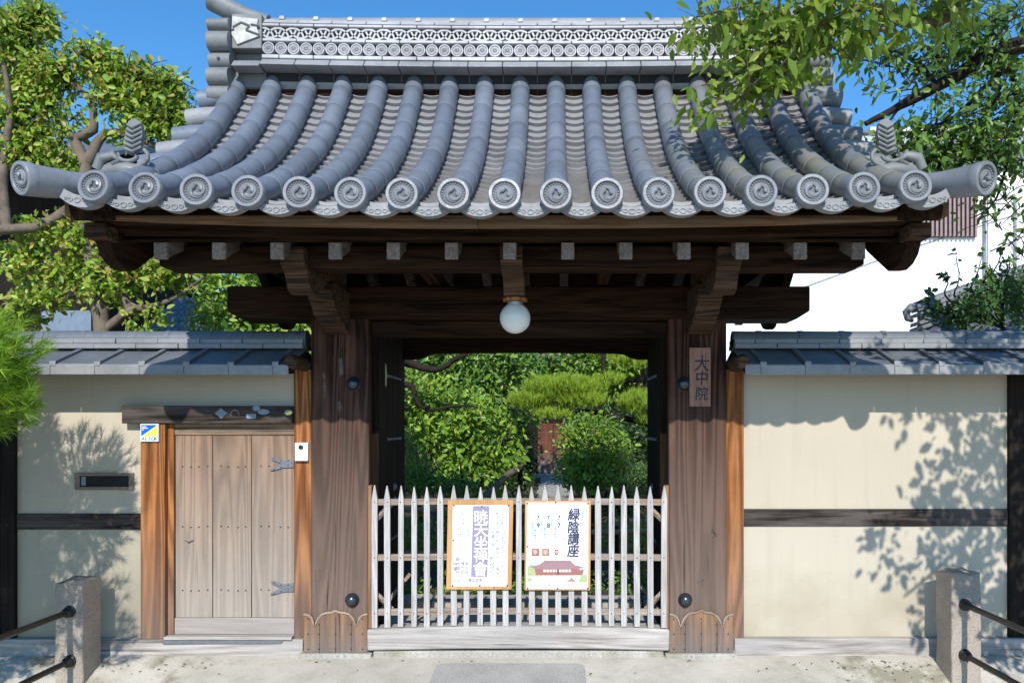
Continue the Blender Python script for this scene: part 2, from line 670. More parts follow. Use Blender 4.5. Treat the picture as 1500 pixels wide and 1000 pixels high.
L(nt, c, b.inputs['Base Color'])
b.inputs['Roughness'].default_value = 0.9
b.inputs['Specular IOR Level'].default_value = 0.2
bump(nt, b, math_(nt, 'ADD', n2, n4), 0.35, 0.006)

M_gravel = stone('gravel_path', (0.46, .43, .37), 70)
M_soil = stone('garden_soil', (0.07, .06, .04), 40)
M_bark = stone('pale_bark', (0.17, .135, .10), 9, moss=(.05, .042, .033))
M_barkd = stone('dark_bark', (0.025, .019, .015), 14)

G = lambda *a: a
M_lf_myrtle = leafmat('myrtle_leaf', [(0.113, 0.215, 0.025), (0.247, 0.429, 0.039), (0.382, 0.558, 0.054), (0.515, 0.580, 0.086), (0.448, 0.279, 0.086)], .38)
M_lf_bright = leafmat('bush_leaf', [(0.068, 0.165, 0.024), (0.174, 0.349, 0.035), (0.290, 0.485, 0.049), (0.426, 0.550, 0.068)], .32)
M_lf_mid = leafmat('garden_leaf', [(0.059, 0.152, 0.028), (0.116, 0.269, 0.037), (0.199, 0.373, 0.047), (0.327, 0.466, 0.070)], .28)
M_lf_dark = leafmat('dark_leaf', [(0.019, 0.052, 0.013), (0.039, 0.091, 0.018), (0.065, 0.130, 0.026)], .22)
M_lf_hedge = leafmat('hedge_leaf', [(0.030, 0.085, 0.021), (0.060, 0.144, 0.027), (0.101, 0.203, 0.034)], .2)
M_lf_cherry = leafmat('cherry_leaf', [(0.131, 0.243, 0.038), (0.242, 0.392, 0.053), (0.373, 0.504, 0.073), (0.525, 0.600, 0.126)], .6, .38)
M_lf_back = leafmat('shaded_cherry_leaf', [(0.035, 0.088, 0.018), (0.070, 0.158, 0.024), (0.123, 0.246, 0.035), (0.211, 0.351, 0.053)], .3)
M_ndl = leafmat('pine_needle', [(0.231, 0.413, 0.033), (0.363, 0.550, 0.050), (0.495, 0.550, 0.075)], .3, .5)
M_ndl_f = leafmat('young_pine_needle', [(0.120, 0.285, 0.022), (0.240, 0.435, 0.030), (0.405, 0.585, 0.045)], .3, .45)
M_grass = leafmat('ground_cover_leaf', [(0.078, 0.182, 0.019), (0.156, 0.312, 0.026), (0.260, 0.416, 0.039)], .3)

# ------------------------------------------------------------------ ground
def gz(x, y):
    k = min(1.0, max(0.0, (abs(x - GX) - 1.5) / 1.1))
    slope = .10 + .30 * k * k * (3 - 2 * k)
    return -slope * min(.6, max(0.0, -0.06 - y))


g = MB()
xs_ = [-400, -60, -12, -6, -4.5] + [-4.0 + .2 * i for i in range(38)] + [3.8, 4.5, 6, 12, 60, 400]
ys_ = [-400, -40, -8, -4, -2, -1.3, -0.9, -0.66, -.5, -0.35, -.2, -0.06, 0.05, 1.3, 4, 10, 40, 400]
vs = [(x, y, gz(x, y)) for y in ys_ for x in xs_]
nx = len(xs_)
fs = [(j * nx + i, j * nx + i + 1, (j + 1) * nx + i + 1, (j + 1) * nx + i) for j in range(len(ys_) - 1) for i in range(nx - 1)]
g.add(vs, fs)
structure(g.build('ground', M_ground, smooth=60))
# sunk paving slab in the apron in front of the sill
g = MB()
y0, y1 = -1.5, -0.17
pts = []
def rr(x0, x1, yb, yt, r):
    o = []
    for cx, cy, a0 in ((x1 - r, yt - r, 0), (x0 + r, yt - r, 90), (x0 + r, yb + r, 180), (x1 - r, yb + r, 270)):
        for k in range(6):
            a = R(a0 + 18 * k)
            o.append((cx + r * math.cos(a), cy + r * math.sin(a)))
    return o
slab = rr(-0.81, 0.19, -0.86, -0.19, 0.07)
slab = [p_ for p_ in rr(-0.81, 0.19, -0.62, -0.15, 0.07)]
vs = [(x, y, gz(x, y) + 0.005) for x, y in slab]
g.add(vs, [tuple(range(len(vs)))])
structure(g.build('pavement', M_slab, smooth=0, recalc=False))
# pale path strip inside the gate and the long path to the inner door
g = MB()
g.add([(-2.4, 0.16, .004), (2.0, .16, .004), (2.0, 1.32, .004), (-2.4, 1.32, .004)], [(0, 1, 2, 3)])
structure(g.build('path', M_gravel, smooth=0))
g = MB()
g.add([(-6, 1.32, .004), (5, 1.32, .004), (5, 22, .004), (-6, 22, .004)], [(0, 1, 2, 3)])
structure(g.build('soil', M_soil, smooth=0))
g = MB()
for i in range(22):
    yy = 6.0 + i * 0.68
    g.box(-.46 + .02 * math.sin(i), 0.30 + .02 * math.cos(i * 2), yy, yy + .66, .008, .03)
structure(g.build('path', M_slab, bevel=.01))
g = MB()
for i, (a, b_) in enumerate(((-2.3, -1.1), (-1.09, -.2), (-.19, .75), (.76, 2.0))):
    g.box(a, b_, 1.33, 1.55, 0.0, .10 - .006 * i)
structure(g.build('kerb', M_found, bevel=.02))

# ------------------------------------------------------------------ temple gate
gate = thing('temple_gate', (GX, 0.0, 0.0), 'large wooden temple gate with a curved grey tiled roof and open doors', 'gate')
PL0, PL1 = -1.714, -1.31


def mx(x):      # mirror about the gate's centre line
    return 2 * GX - x


def both(fn):
    fn(lambda x: x)
    fn(mx)


def B(m, f, xa, xb, *r, **k):
    a, b_ = f(xa), f(xb)
    return m.box(min(a, b_), max(a, b_), *r, **k)


def pillar(f):
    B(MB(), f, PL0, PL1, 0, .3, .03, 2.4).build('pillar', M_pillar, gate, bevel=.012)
    # sheathed foot with an ogee-cut upper edge
    a, w_ = min(f(PL0 - .04), f(PL1 + .0)), abs(PL1 - PL0 + .04)
    top = [(0, .30), (.05, .298), (.09, .29), (.125, .275), (.15, .245), (.175, .245 - .03), (.20, .245), (.235, .275), (.29, .30), (.36, .31), (.43, .312), (.5, .325), (.57, .312), (.64, .31), (.71, .30), (.765, .275), (.8, .245), (.825, .215), (.85, .245), (.875, .275), (.91, .29), (.95, .298), (1, .30)]
    poly = [(a + w_, 0.03), (a, 0.03)] + [(a + w_ * u, z) for u, z in top]
    m = MB()
    m.prism(poly, 'Y', -.028, .0)
    for xx in (a - .0, a + w_):
        pass
    ft = m.build('pillar_foot', M_boot, gate, bevel=.004)
    m = MB()
    m.tube([(a + w_ * u, -.029, z - .004) for u, z in top], .0075, 8)
    m.build('moulding', M_railx, ft)
    m = MB()
    for u in (.25, .5, .75):
        m.box(a + w_ * u - .0015, a + w_ * u + .0015, -.0295, -.027, .03, .25)
    for u in (.07, .24, .5, .74, .92):
        for z in (.055, .16, .265):
            m.ball((a + w_ * u, -.028, z - (.04 if u in (.24, .74) and z > .2 else 0)), .006, 8, True, (0, -1, 0), .6)
    m.build('nails', M_ink, ft)
    m = MB()
    B(m, f, PL0 - .07, PL1 + .03, -.06, .36, -.09, .03)
    m.build('base_stone', M_found, gate, bevel=.012)
    # bronze bosses
    for xb, zb in ((at(518, 562, 0).x, at(0, 562, 0).z), (at(516, 878, 0).x, at(0, 878, 0).z)):
        m = MB()
        m.lathe((f(xb), 0, zb), (0, -1, 0), [(.05, -.0), (.05, .006), (.044, .012), (.042, .02), (.036, .034), (.024, .045), (.01, .05), (0, .051)], 22)
        m.build('boss', M_boss, gate)
    # side post in fresher orange timber
    m = MB()
    B(m, f, -1.842, -1.7145, .03, .2, .0, 2.0)
    m.build('side_post', M_orange, gate, bevel=.006)
    # round purlin end under the wall coping
    m = MB()
    m.lathe((f(-1.765), -.28, 2.03), (0, 1, 0), [(.0, 0), (.03, .0), (.046, .015), (.05, .05), (.048, .2), (.048, .3)], 16)
    m.build('purlin_end', M_carve, gate)
    # jamb behind the pillar
    m = MB()
    B(m, f, -1.3095, -1.262, .1, .31, .2, 2.35)
    m.build('jamb', M_darkz, gate, bevel=.004)
    # rear pillar and the tie between
    m = MB()
    B(m, f, -1.62, -1.385, 1.45, 1.68, 0, 2.55)
    m.build('rear_pillar', M_darkz, gate, bevel=.01)
    m = MB()
    B(m, f, -1.57, -1.45, .3, 1.45, 2.12, 2.3)
    m.build('tie_beam', M_beamy, gate, bevel=.006)
    # open door leaf
    m = MB()
    B(m, f, -1.342, -1.286, .312, 1.07, .12, 2.34)
    a = f(-1.286)
    sg = 1 if f(0) == 0 else -1
    m.mi = 1
    for k in range(1, 4):
        B(m, f, -1.286, -1.2835, .312 + k * .19 - .003, .312 + k * .19 + .003, .13, 2.33)
    m.mi = 2
    for zc in (1.985, 1.5, .72):
        for k in range(11):
            m.ball((a, .50 + k * .05, zc), .012, 8, True, (sg, 0, 0), .7)
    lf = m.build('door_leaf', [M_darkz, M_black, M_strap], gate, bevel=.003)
    for zc in (1.985, .72):
        m = MB()
        m.prism([(.32, zc + .085), (.345, zc + .1), (.44, zc + .075), (.45, zc + .02), (.47, zc + .01), (.47, zc - .02), (.45, zc - .03), (.44, zc - .09), (.345, zc - .05), (.32, zc - .06)], 'X', min(a, a + sg * .004), max(a, a + sg * .004))
        m.build('hinge_plate', M_verdi, lf)
    for zc in (1.12, 1.02):
        m = MB()
        m.ball((a, .72, zc), .03, 10, True, (sg, 0, 0), .8)
        m.build('bolt_knob', M_strap, lf)
    # lower carved bracket arm
    m = MB()
    prof = [(0.0, 2.235), (-.10, 2.245), (-.2, 2.275), (-.235, 2.285), (-.25, 2.30), (-.33, 2.325), (-.36, 2.345), (-.372, 2.37), (-.43, 2.40), (-.455, 2.43), (-.46, 2.47), (-.44, 2.51), (-.40, 2.53), (0, 2.53)]
    B_ = (min(f(-1.592), f(-1.432)), max(f(-1.592), f(-1.432)))
    m.prism(prof, 'X', *B_)
    br = m.build('bracket', M_carve, gate, bevel=.01)
    m = MB()
    prof = [(0.0, 2.535), (-.40, 2.535), (-.56, 2.455), (-.66, 2.40), (-.74, 2.39), (-.80, 2.41), (-.83, 2.46), (-.86, 2.50), (-.91, 2.525), (-.93, 2.56), (-.93, 2.64), (0, 2.66)]
    B_ = (min(f(-1.60), f(-1.46)), max(f(-1.60), f(-1.46)))
    m.prism(prof, 'X', *B_)
    m.build('bracket', M_carve, gate, bevel=.008)
    # bargeboard, following the roof curve
    m = MB()
    up_ = [(-1.17, 2.705), (-.9, 2.86), (-.5, 3.13), (-.15, 3.43), (.1, 3.72), (.386, 4.05)]
    lo_ = [(-1.15, 2.60), (-1.12, 2.55), (-1.06, 2.51), (-.98, 2.49), (-.9, 2.5), (-.6, 2.68), (-.3, 2.93), (0, 3.24), (.2, 3.49), (.386, 3.72)]
    full_up = up_ + [(2 * .386 - y, z) for y, z in reversed(up_[:-1])]
    full_lo = lo_ + [(2 * .386 - y, z) for y, z in reversed(lo_[:-1])]
    B_ = (min(f(-2.53), f(-2.45)), max(f(-2.53), f(-2.45)))
    m.prism(full_up + full_lo[::-1], 'X', *B_)
    m.build('bargeboard', M_beamy, gate, bevel=.008)
    # stepped tip block under the eave corner
    m = MB()
    B(m, f, -2.55, -2.43, -1.23, -1.1, 2.615, 2.70)
    m.build('bargeboard_tip', M_carve, gate, bevel=.012)
    # boarded gable
    m = MB()
    gp = [(-.72, 2.67)] + [(y, z - .12) for y, z in up_[1:]] + [(2 * .386 - y, z - .12) for y, z in reversed(up_[1:-1])] + [(1.5, 2.67)]
    B_ = (min(f(-2.0), f(-1.96)), max(f(-2.0), f(-1.96)))
    m.prism(gp, 'X', *B_)
    m.build('gable_board', M_black, gate)


both(pillar)

# worn scars on the pillars
for pts in ([(473, 545), (476, 544), (478, 575), (475, 590), (473, 575)], [(494, 590), (499, 586), (501, 600), (496, 606)], [(1042, 774), (1047, 773), (1051, 782), (1047, 791), (1043, 786)], [(1022, 850), (1027, 844), (1031, 848), (1028, 858), (1022, 857)], [(496, 526), (501, 524), (503, 548), (498, 551)]):
    m = MB()
    m.prism([(at(a, b_, 0).x, at(a, b_, 0).z) for a, b_ in pts], 'Y', -.0025, -.0003)
    m.build('scar', M_raft, gate)
# transverse beams
m = MB()
x0, x1 = -2.285, mx(-2.285) + .0
m.prism([(x0, 2.40), (x0 + .09, 2.345), (x1 - .09, 2.345), (x1, 2.40), (x1, 2.57), (x0, 2.57)], 'Y', -.035, .24)
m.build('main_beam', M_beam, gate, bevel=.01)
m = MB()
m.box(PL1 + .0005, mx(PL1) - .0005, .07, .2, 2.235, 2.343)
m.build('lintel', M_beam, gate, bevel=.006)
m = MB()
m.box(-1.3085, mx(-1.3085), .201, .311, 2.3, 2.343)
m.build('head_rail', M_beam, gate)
# rear lintel with cusped corners
xa, xb = -1.385, mx(-1.385)
m = MB()
low = [(xa, 2.2), (xa + .12, 2.2), (xa + .19, 2.215), (xa + .25, 2.245), (xa + .34, 2.255), (GX, 2.262)]
low = low + [(mx(x), z) for x, z in reversed(low[:-1])]
m.prism([(xa, 2.47)] + low + [(xb, 2.47)], 'Y', 1.48, 1.62)
m.build('rear_lintel', M_beam, gate, bevel=.006)
m = MB()
m.box(-2.336, mx(-2.336), 1.42, 1.6, 2.53, 2.66)
m.build('purlin', M_beam, gate, bevel=.008)
m = MB()
x0, x1 = -2.336, mx(-2.336)
m.prism([(x0, 2.545), (x0 + .03, 2.53), (x1 - .05, 2.53), (x1, 2.55), (x1, 2.66), (x0, 2.66)], 'Y', -.85, -.67)
m.build('purlin', M_beam, gate, bevel=.006)
for sx in (-.58, .58):
    m = MB()
    m.box(GX + sx - .04, GX + sx + .04, -.66, 1.41, 2.58, 2.66)
    m.build('ceiling_joist', M_beamy, gate)
m = MB()
m.box(-2.3, mx(-2.3), -.79, -.76, 2.6605, 2.80)
m.build('closing_board', M_beam, gate)
# centre bracket that carries the lamp
m = MB()
m.prism([(-.40, 2.66), (-.40, 2.43), (-.45, 2.405), (-.56, 2.40), (-.60, 2.42), (-.63, 2.48), (-.66, 2.52), (-.74, 2.50), (-.83, 2.52), (-.9, 2.56), (-.91, 2.64), (-.91, 2.66)], 'X', GX - .065, GX + .065)
m.prism([(.0, 2.575), (-.40, 2.575), (-.40, 2.66), (0, 2.66)], 'X', GX - .06, GX + .06)
m.build('bracket', M_carve, gate, bevel=.006)
# rafters: front run straight up to the ridge, rear run mirrored
RS = .45
for k in range(13):
    xk = GX + (k - 6) * .327
    m = MB()
    zf = lambda y: 2.54 + RS * (y + 1.05)
    yf, yb = -1.05, .386
    m.prism([(yf, zf(yf)), (yb, zf(yb)), (yb, zf(yb) + .09), (yf, zf(yf) + .09)], 'X', xk - .036, xk + .036)
    yr = 2 * .386 + 1.05
    m.prism([(yb + .001, zf(yb)), (yr, zf(yf)), (yr, zf(yf) + .09), (yb + .001, zf(yb) + .09)], 'X', xk - .036, xk + .036)
    m.mi = 1
    m.box(xk - .0362, xk + .0362, yf - .004, yf + .022, zf(yf) - .0006, zf(yf) + .0906)
    m.build('rafter', [M_raft, M_tip], gate, bevel=.003)


def sori(x):
    return .042 * (abs(x - GX) / 2.09) ** 2.3


def wsori(p):
    return (p.x, p.y, p.z + sori(p.x))


m = MB()
m.box(-2.52, mx(-2.52), -1.12, -1.0, 2.638, 2.706, nx=24)
m.build('eave_beam', M_beam, gate, warp=wsori, bevel=.004)
for k, (xa_, xb_) in enumerate(((-2.6, -.415), (-.413, mx(-2.6)))):
    m = MB()
    m.box(xa_, xb_, -1.31, -1.25, 2.655, 2.73, nx=16)
    m.build('eave_board', M_eave, gate, warp=wsori, bevel=.004)
m = MB()
m.prism([(-1.25, 2.70), (-1.12, 2.706), (-1.12, 2.72), (-1.25, 2.716)], 'X', -2.5, mx(-2.5))
m.prism([(-1.04, 2.635 + .0), (.386, 3.28), (.386, 3.30), (-1.04, 2.655)], 'X', -2.44, mx(-2.44))
m.prism([(2 * .386 + 1.04, 2.635), (.386, 3.281), (.386, 3.301), (2 * .386 + 1.04, 2.655)], 'X', -2.44, mx(-2.44))
m.build('soffit_board', M_beam, gate)

# ------------------------------------------------------------------ gate roof
PY = [-1.42, -1.2, -.833, -.41, -.11, .137, .395]
PZ = [2.782, 2.875, 3.075, 3.355, 3.615, 3.895, 4.215]


def cat(xs, ys, x):
    # smooth (cubic Hermite) interpolation
    n = len(xs)
    i = max(0, min(n - 2, next((j for j in range(n - 1) if x <= xs[j + 1]), n - 2)))
    def sl(j):
        if j == 0:
            return (ys[1] - ys[0]) / (xs[1] - xs[0])
        if j == n - 1:
            return (ys[-1] - ys[-2]) / (xs[-1] - xs[-2])
        return (ys[j + 1] - ys[j - 1]) / (xs[j + 1] - xs[j - 1])
    h = xs[i + 1] - xs[i]
    t = (x - xs[i]) / h
    return ((2 * t ** 3 - 3 * t * t + 1) * ys[i] + (t ** 3 - 2 * t * t + t) * h * sl(i)
            + (-2 * t ** 3 + 3 * t * t) * ys[i + 1] + (t ** 3 - t * t) * h * sl(i + 1))


_fy = np.linspace(PY[0], PY[-1], 241)
_fz = np.array([cat(PY, PZ, y) for y in _fy])
_fs = np.concatenate([[0], np.cumsum(np.hypot(np.diff(_fy), np.diff(_fz)))])
SLEN = _fs[-1]


def prof(s, off=0.0):
    """point (y,z) at arc length s from the eave, offset off along the normal (up)"""
    y = float(np.interp(s, _fs, _fy))
    z = float(np.interp(s, _fs, _fz))
    e = .03
    y2, z2 = float(np.interp(s + e, _fs, _fy)), float(np.interp(s + e, _fs, _fz))
    y1_, z1_ = float(np.interp(s - e, _fs, _fy)), float(np.interp(s - e, _fs, _fz))
    t = Vector((y2 - y1_, z2 - z1_)).normalized()
    return y - t.y * off, z + t.x * off


def lift(x, s):
    return sori(x) * max(0.0, 1 - s / SLEN) ** 1.3


PITCH = .2605
XR = [GX + (k - 8) * PITCH for k in range(17)]

# the roof part: boarding under the tiles plus the stepped pan tiles
m = MB()
top = [prof(s, -.10) for s in np.linspace(0.02, SLEN, 20)]
bot = [(.386, 3.31), (-1.05, 2.665), (-1.06, 2.708), (-1.25, 2.72), (-1.33, 2.735)]
m.mi = 1
m.prism(top + bot, 'X', XR[0] - .08, XR[-1] + .08)
rear = [(2 * .386 - y + .002, z) for y, z in top]
m.prism(rear + [(.388, 3.31), (2 * .386 + 1.25, 2.69)], 'X', XR[0] - .2, XR[-1] + .2)
m.mi = 0
NC = 25
rnd = random.Random(5)
for b_ in range(-1, 17):
    if b_ == -1:
        xa, xb = XR[0] - .23, XR[0] - .03
    elif b_ == 16:
        xa, xb = XR[-1] + .03, XR[-1] + .23
    else:
        xa, xb = XR[b_] + .025, XR[b_ + 1] - .025
    nu = 8
    for i in range(NC):
        s0, s1 = .0 + SLEN * i / NC, SLEN * (i + 1) / NC
        j = rnd.uniform(-.004, .004)
        vs = []
        for (s, h) in ((s0, -.038), (s0, -.010 + j), (s1 + .01, -.036)):
            y, z = prof(s, h - .012)
            for u in range(nu + 1):
                q = u / nu
                x = xa + (xb - xa) * q
                sag = .036 * (1 - (2 * q - 1) ** 2)
                vs.append((x, y, z - sag + lift(x, s)))
        n_ = nu + 1
        fs = []
        for r_ in range(2):
            for u in range(nu):
                fs.append((r_ * n_ + u, r_ * n_ + u + 1, (r_ + 1) * n_ + u + 1, (r_ + 1) * n_ + u))
        m.add(vs, fs)
roof = m.build('roof', [M_pan, M_beam], gate, smooth=25, recalc=False)

# eave-edge pan tiles: crescents with raised ornament
for b_ in range(-1, 17):
    if b_ == -1:
        xa, xb = -2.56, XR[0]
    elif b_ == 16:
        xa, xb = XR[-1], mx(-2.56)
    else:
        xa, xb = XR[b_], XR[b_ + 1]
    m = MB()
    for (y0, y1, zt, zb, inset) in ((-1.435, -1.38, -.02, -.082, 0),) if b_ in (-1, 16) else ((-1.435, -1.38, -.03, -.076, 0), (-1.41, -1.35, -.002, -.032, .02)):
        nu = 12
        vs, fs = [], []
        for u in range(nu + 1):
            q = u / nu
            x = xa + inset + (xb - xa - 2 * inset) * q
            sag = .033 * (1 - (2 * q - 1) ** 2)
            l_ = sori(x) + (.035 * (1 - q) ** 2 if b_ == -1 else (.035 * q ** 2 if b_ == 16 else 0))
            z0 = 2.782 + l_ - sag
            thick = 1 - (.55 * abs(2 * q - 1) ** 2 if b_ not in (-1, 16) else 0)
            zm = zt * 1.0
            vs += [(x, y0, z0 + zm), (x, y0, z0 + zm + (zb - zt) * thick), (x, y1, z0 + zm + (zb - zt) * thick), (x, y1, z0 + zm)]
        for u in range(nu):
            for k in range(4):
                l2 = (k + 1) % 4
                fs.append((4 * u + k, 4 * u + l2, 4 * u + 4 + l2, 4 * u + 4 + k))
        fs += [(3, 2, 1, 0), (4 * nu, 4 * nu + 1, 4 * nu + 2, 4 * nu + 3)]
        m.add(vs, fs)
    # scrolls
    xc = (xa + xb) / 2
    z_ = 2.782 + sori(xc) - .033 - .053 + (.015 if b_ in (-1, 16) else 0)
    for dx, dz, r_ in ((0, 0, .016), (-.035, .003, .011), (.035, .003, .011), (-.06, .010, .008), (.06, .010, .008)):
        pts = [(xc + dx + r_ * math.cos(R(a)), -1.437, z_ + dz + r_ * .8 * math.sin(R(a))) for a in range(0, 361, 45)]
        m.tube(pts, .0035, 5)
    m.build('eave_tile', M_noshi, roof, smooth=40)

# round cover-tile rows
NT = 9
for k, x in enumerate(XR):
    pts, rad = [], []
    for i in range(NT):
        s0, s1 = SLEN * i / NT, SLEN * (i + 1) / NT
        for q, r_ in ((0.0, .0655), (.004, .0690), (.03, .0693), (.35, .0682), (.7, .0672), (.985, .066), (.996, .0635)):
            s = s0 + (s1 - s0) * q
            y, z = prof(s)
            pts.append((x, y, z + lift(x, s)))
            rad.append(r_)
    y, z = prof(SLEN)
    pts.append((x, y, z))
    rad.append(.066)
    m = MB()
    m.tube(pts, rad, 20)
    rt = random.Random(k * 7 + 1)
    for i in range(NT):
        mi_ = rt.choice((0, 0, 1, 2))
        for q in range(7 * 20):
            m.m[i * 140 + q] = mi_
    m.build('cover_tile_row', [M_tile, M_tile2, M_tile3], roof, smooth=60)

# eave disc with the three-comma swirl and a ring of beads
def disc_mesh():
    m = MB()
    Rr = .0835
    m.lathe((0, 0, 0), (0, -1, 0), [(.076, -.06), (Rr - .003, -.045), (Rr, -.03), (Rr, .008), (Rr - .004, .013), (.066, .013), (.063, .010), (.062, .001)], 40)
    m.mi = 1
    m.lathe((0, 0, 0), (0, -1, 0), [(.062, .001), (.030, .0005), (0, .0)], 32)
    m.mi = 0
    for k in range(24):
        a = 2 * math.pi * k / 24
        m.ball((.0555 * math.cos(a), 0, .0555 * math.sin(a)), .0055, 8, True, (0, -1, 0), 1.3)
    for j in range(3):
        pts, rad = [], []
        for i in range(15):
            t = i / 14
            a = R(j * 120 + 100) + R(205) * t
            r_ = .0175 + .0255 * t ** .75
            pts.append((r_ * math.cos(a), -.003, r_ * math.sin(a)))
            rad.append((.0138 * (1 - t) ** .8 + .0016) if i else .009)
        m.tube(pts, rad, 8)
    return m


M_discd = tilemat('disc_recess_tile', (0.10, .105, .115), rough=.6, samt=.3)
d0 = disc_mesh().build('eave_disc', [M_disc, M_discd], roof, origin=(0, 0, 0), smooth=40)
for k, x in enumerate(XR):
    o = d0 if k == 0 else clone(d0, (0, 0, 0))
    wl = Vector((x, -1.468, 2.776 + lift(x, 0)))
    WL[o.name] = wl
    o.location = wl - WL[roof.name]
    o.rotation_euler = (R(-4 + ((k * 29) % 7 - 3) * .6), R((k * 37) % 33 - 16), R(((k * 13) % 9 - 4) * .7))


def corner(f):
    sg = 1 if f(0) == 0 else -1
    e = Vector((f(-2.655), -1.545, 2.832))
    s_ = Vector((f(-2.43), -1.12, 2.92))
    m = MB()
    m.tube([s_, s_.lerp(e, .5) + Vector((0, 0, -.012)), s_.lerp(e, .8) + Vector((0, 0, -.008)), e], [.064, .069, .078, .0835], 24)
    m.build('corner_tile', M_oni if False else M_disc, roof, smooth=60)
    d = clone(d0, e + (e - s_).normalized() * .004)
    v = (e - s_).normalized()
    d.rotation_euler = (R(3), 0, math.atan2(v.x, -v.y))
    d.rotation_euler = Vector((0, -1, 0)).rotation_difference(v).to_euler()
    # verge tiles: short sideways cover tiles stepping up the gable edge
    for i in range(9):
        s = .16 + i * .268
        if s > SLEN - .02:
            break
        y, z = prof(s)
        m = MB()
        x0, x1 = f(-2.34), f(-2.575)
        m.tube([(x0, y, z + .0), (f(-2.46), y, z - .006), (x1, y, z - .022)], [.068, .069, .071], 20)
        v = m.build('verge_tile', M_tile if i % 2 else M_noshi, roof, smooth=60)
    # board that closes the verge below the sideways tiles
    m = MB()
    up_ = [prof(s, -.05) for s in np.linspace(.05, SLEN, 14)]
    lo_ = [prof(s, -.13) for s in np.linspace(.05, SLEN, 14)]
    m.prism(up_ + lo_[::-1], 'X', min(f(-2.33), f(-2.55)), max(f(-2.33), f(-2.55)))
    m.build('verge_board', M_beamy, roof, smooth=30)
    # scroll-footed ridge-end ornament: a slab across the ridge end, scalloped in front
    def sc_pts():
        o = []
        lobes = [(4.53, 4.435, .0), (4.435, 4.295, -.01), (4.295, 4.175, .025), (4.175, 4.045, -.01), (4.045, 3.925, .0)]
        for (zt, zb, yo) in lobes:
            zc, hz = (zt + zb) / 2, (zt - zb) / 2
            for a in range(80, -81, -20):
                o.append((.19 + yo - .072 * math.cos(R(a)) ** .8, zc + hz * math.sin(R(a))))
        return o
    back = [(.17, 3.93), (.205, 3.97), (.215, 4.03), (.27, 4.08), (.40, 4.17), (.46, 4.26), (.40, 4.36), (.33, 4.41), (.28, 4.5), (.25, 4.53)]
    m = MB()
    m.prism(sc_pts() + back, 'X', min(f(-2.50), f(-2.345)), max(f(-2.50), f(-2.345)))
    for z in (4.235, 4.10):
        m.ball((f(-2.42), .135, z), .012, 8)
    m.build('ridge_end_ornament', M_oni, roof, bevel=.008, smooth=40)
    # plastered block between ornament and ridge, with a mountain motif
    m = MB()
    m.box(min(f(-2.345), f(-2.128)), max(f(-2.345), f(-2.128)), .19, .60, 4.325, 4.575)
    bk = m.build('ridge_end_block', M_oni, roof, bevel=.006)
    m = MB()
    m.prism([(f(-2.335), 4.55), (f(-2.15), 4.53), (f(-2.16), 4.47), (f(-2.14), 4.41), (f(-2.30), 4.35), (f(-2.34), 4.42)], 'Y', .176, .1895)
    m.build('plaster_patch', M_mortar, bk)
    m = MB()
    m.box(min(f(-2.36), f(-2.1285)), max(f(-2.36), f(-2.1285)), .27, .56, 4.08, 4.3245)
    m.build('ridge_end_base', M_oni, roof, bevel=.006)
    m = MB()
    m.prism([(.13, 4.175), (.18, 4.232), (.26, 4.232), (.26, 4.175)], 'X', min(f(-2.33), f(-2.13)), max(f(-2.33), f(-2.13)))
    m.build('ridge_end_course', M_noshi, roof, bevel=.006)
    m = MB()
    def bar(p, q, r_=.009):
        m.tube([(f(p[0]), .174, p[1]), (f(q[0]), .174, q[1])], r_, 4)
    bar((-2.33, 4.47), (-2.27, 4.505)); bar((-2.27, 4.505), (-2.21, 4.48)); bar((-2.21, 4.48), (-2.235, 4.45))
    bar((-2.235, 4.45), (-2.14, 4.415)); bar((-2.14, 4.48), (-2.20, 4.49)); bar((-2.34, 4.45), (-2.32, 4.455))
    m.build('crest_relief', M_oni, bk)
    m = MB()
    m.tube([(f(-2.12), .30, 4.565), (f(-2.25), .30, 4.60), (f(-2.40), .30, 4.66), (f(-2.53), .30, 4.735)], [.055, .06, .072, .08], 20)
    m.build('ridge_horn_tile', M_oni, roof, smooth=50)
    # cresting wave ornament on the roof corner
    c0 = Vector((f(-2.44), -1.0, 3.05))
    P = lambda dx, dy, dz: (c0.x - sg * dx, c0.y + dy, c0.z + dz)
    m = MB()
    m.tube([P(.16, 0, -.02), P(.08, 0, .0), P(-.02, 0, .0), P(-.10, 0, -.02), P(-.22, .08, -.05)], [.03, .06, .062, .05, .02], 10, flat=.8)
    m.tube([P(.15, -.03, .0), P(.12, -.04, .06), P(.05, -.04, .075), P(.02, -.04, .04), P(.06, -.05, .02)], [.03, .032, .026, .02, .012], 8)
    sp = [P(-.03 - .10 * math.cos(R(a)), -.02, .075 + .062 * math.sin(R(a))) for a in range(150, 420, 25)]
    m.tube(sp, [.02 - .0008 * i for i in range(len(sp))], 8)
    sp = [P(-.02 - .055 * math.cos(R(a)), -.03, .075 + .03 * math.sin(R(a))) for a in range(150, 380, 30)]
    m.tube(sp, .012, 8)
    ca = [(-.0, .10), (.012, .16), (.0, .22), (-.015, .275), (-.05, .295), (-.085, .27), (-.095, .2), (-.075, .13), (-.04, .09)]
    m.prism([(c0.x - sg * x, c0.z + z) for x, z in ca], 'Y', c0.y - .015, c0.y + .02)
    for k in range(6):
        z = .12 + .027 * k
        m.tube([P(.01 - .004 * k, -.018, z), P(-.045, -.03, z - .02), P(-.09, -.018, z + .01)], .007, 6)
    m.build('wave_ornament', M_oni, roof, smooth=50)


both(corner)


# ridge
def wr(p):
    return (p.x, p.y, p.z - .022 * (1 - ((p.x - GX) / 1.87) ** 2))


def rz(y):
    return EYE + (VPY - y) / 202.5


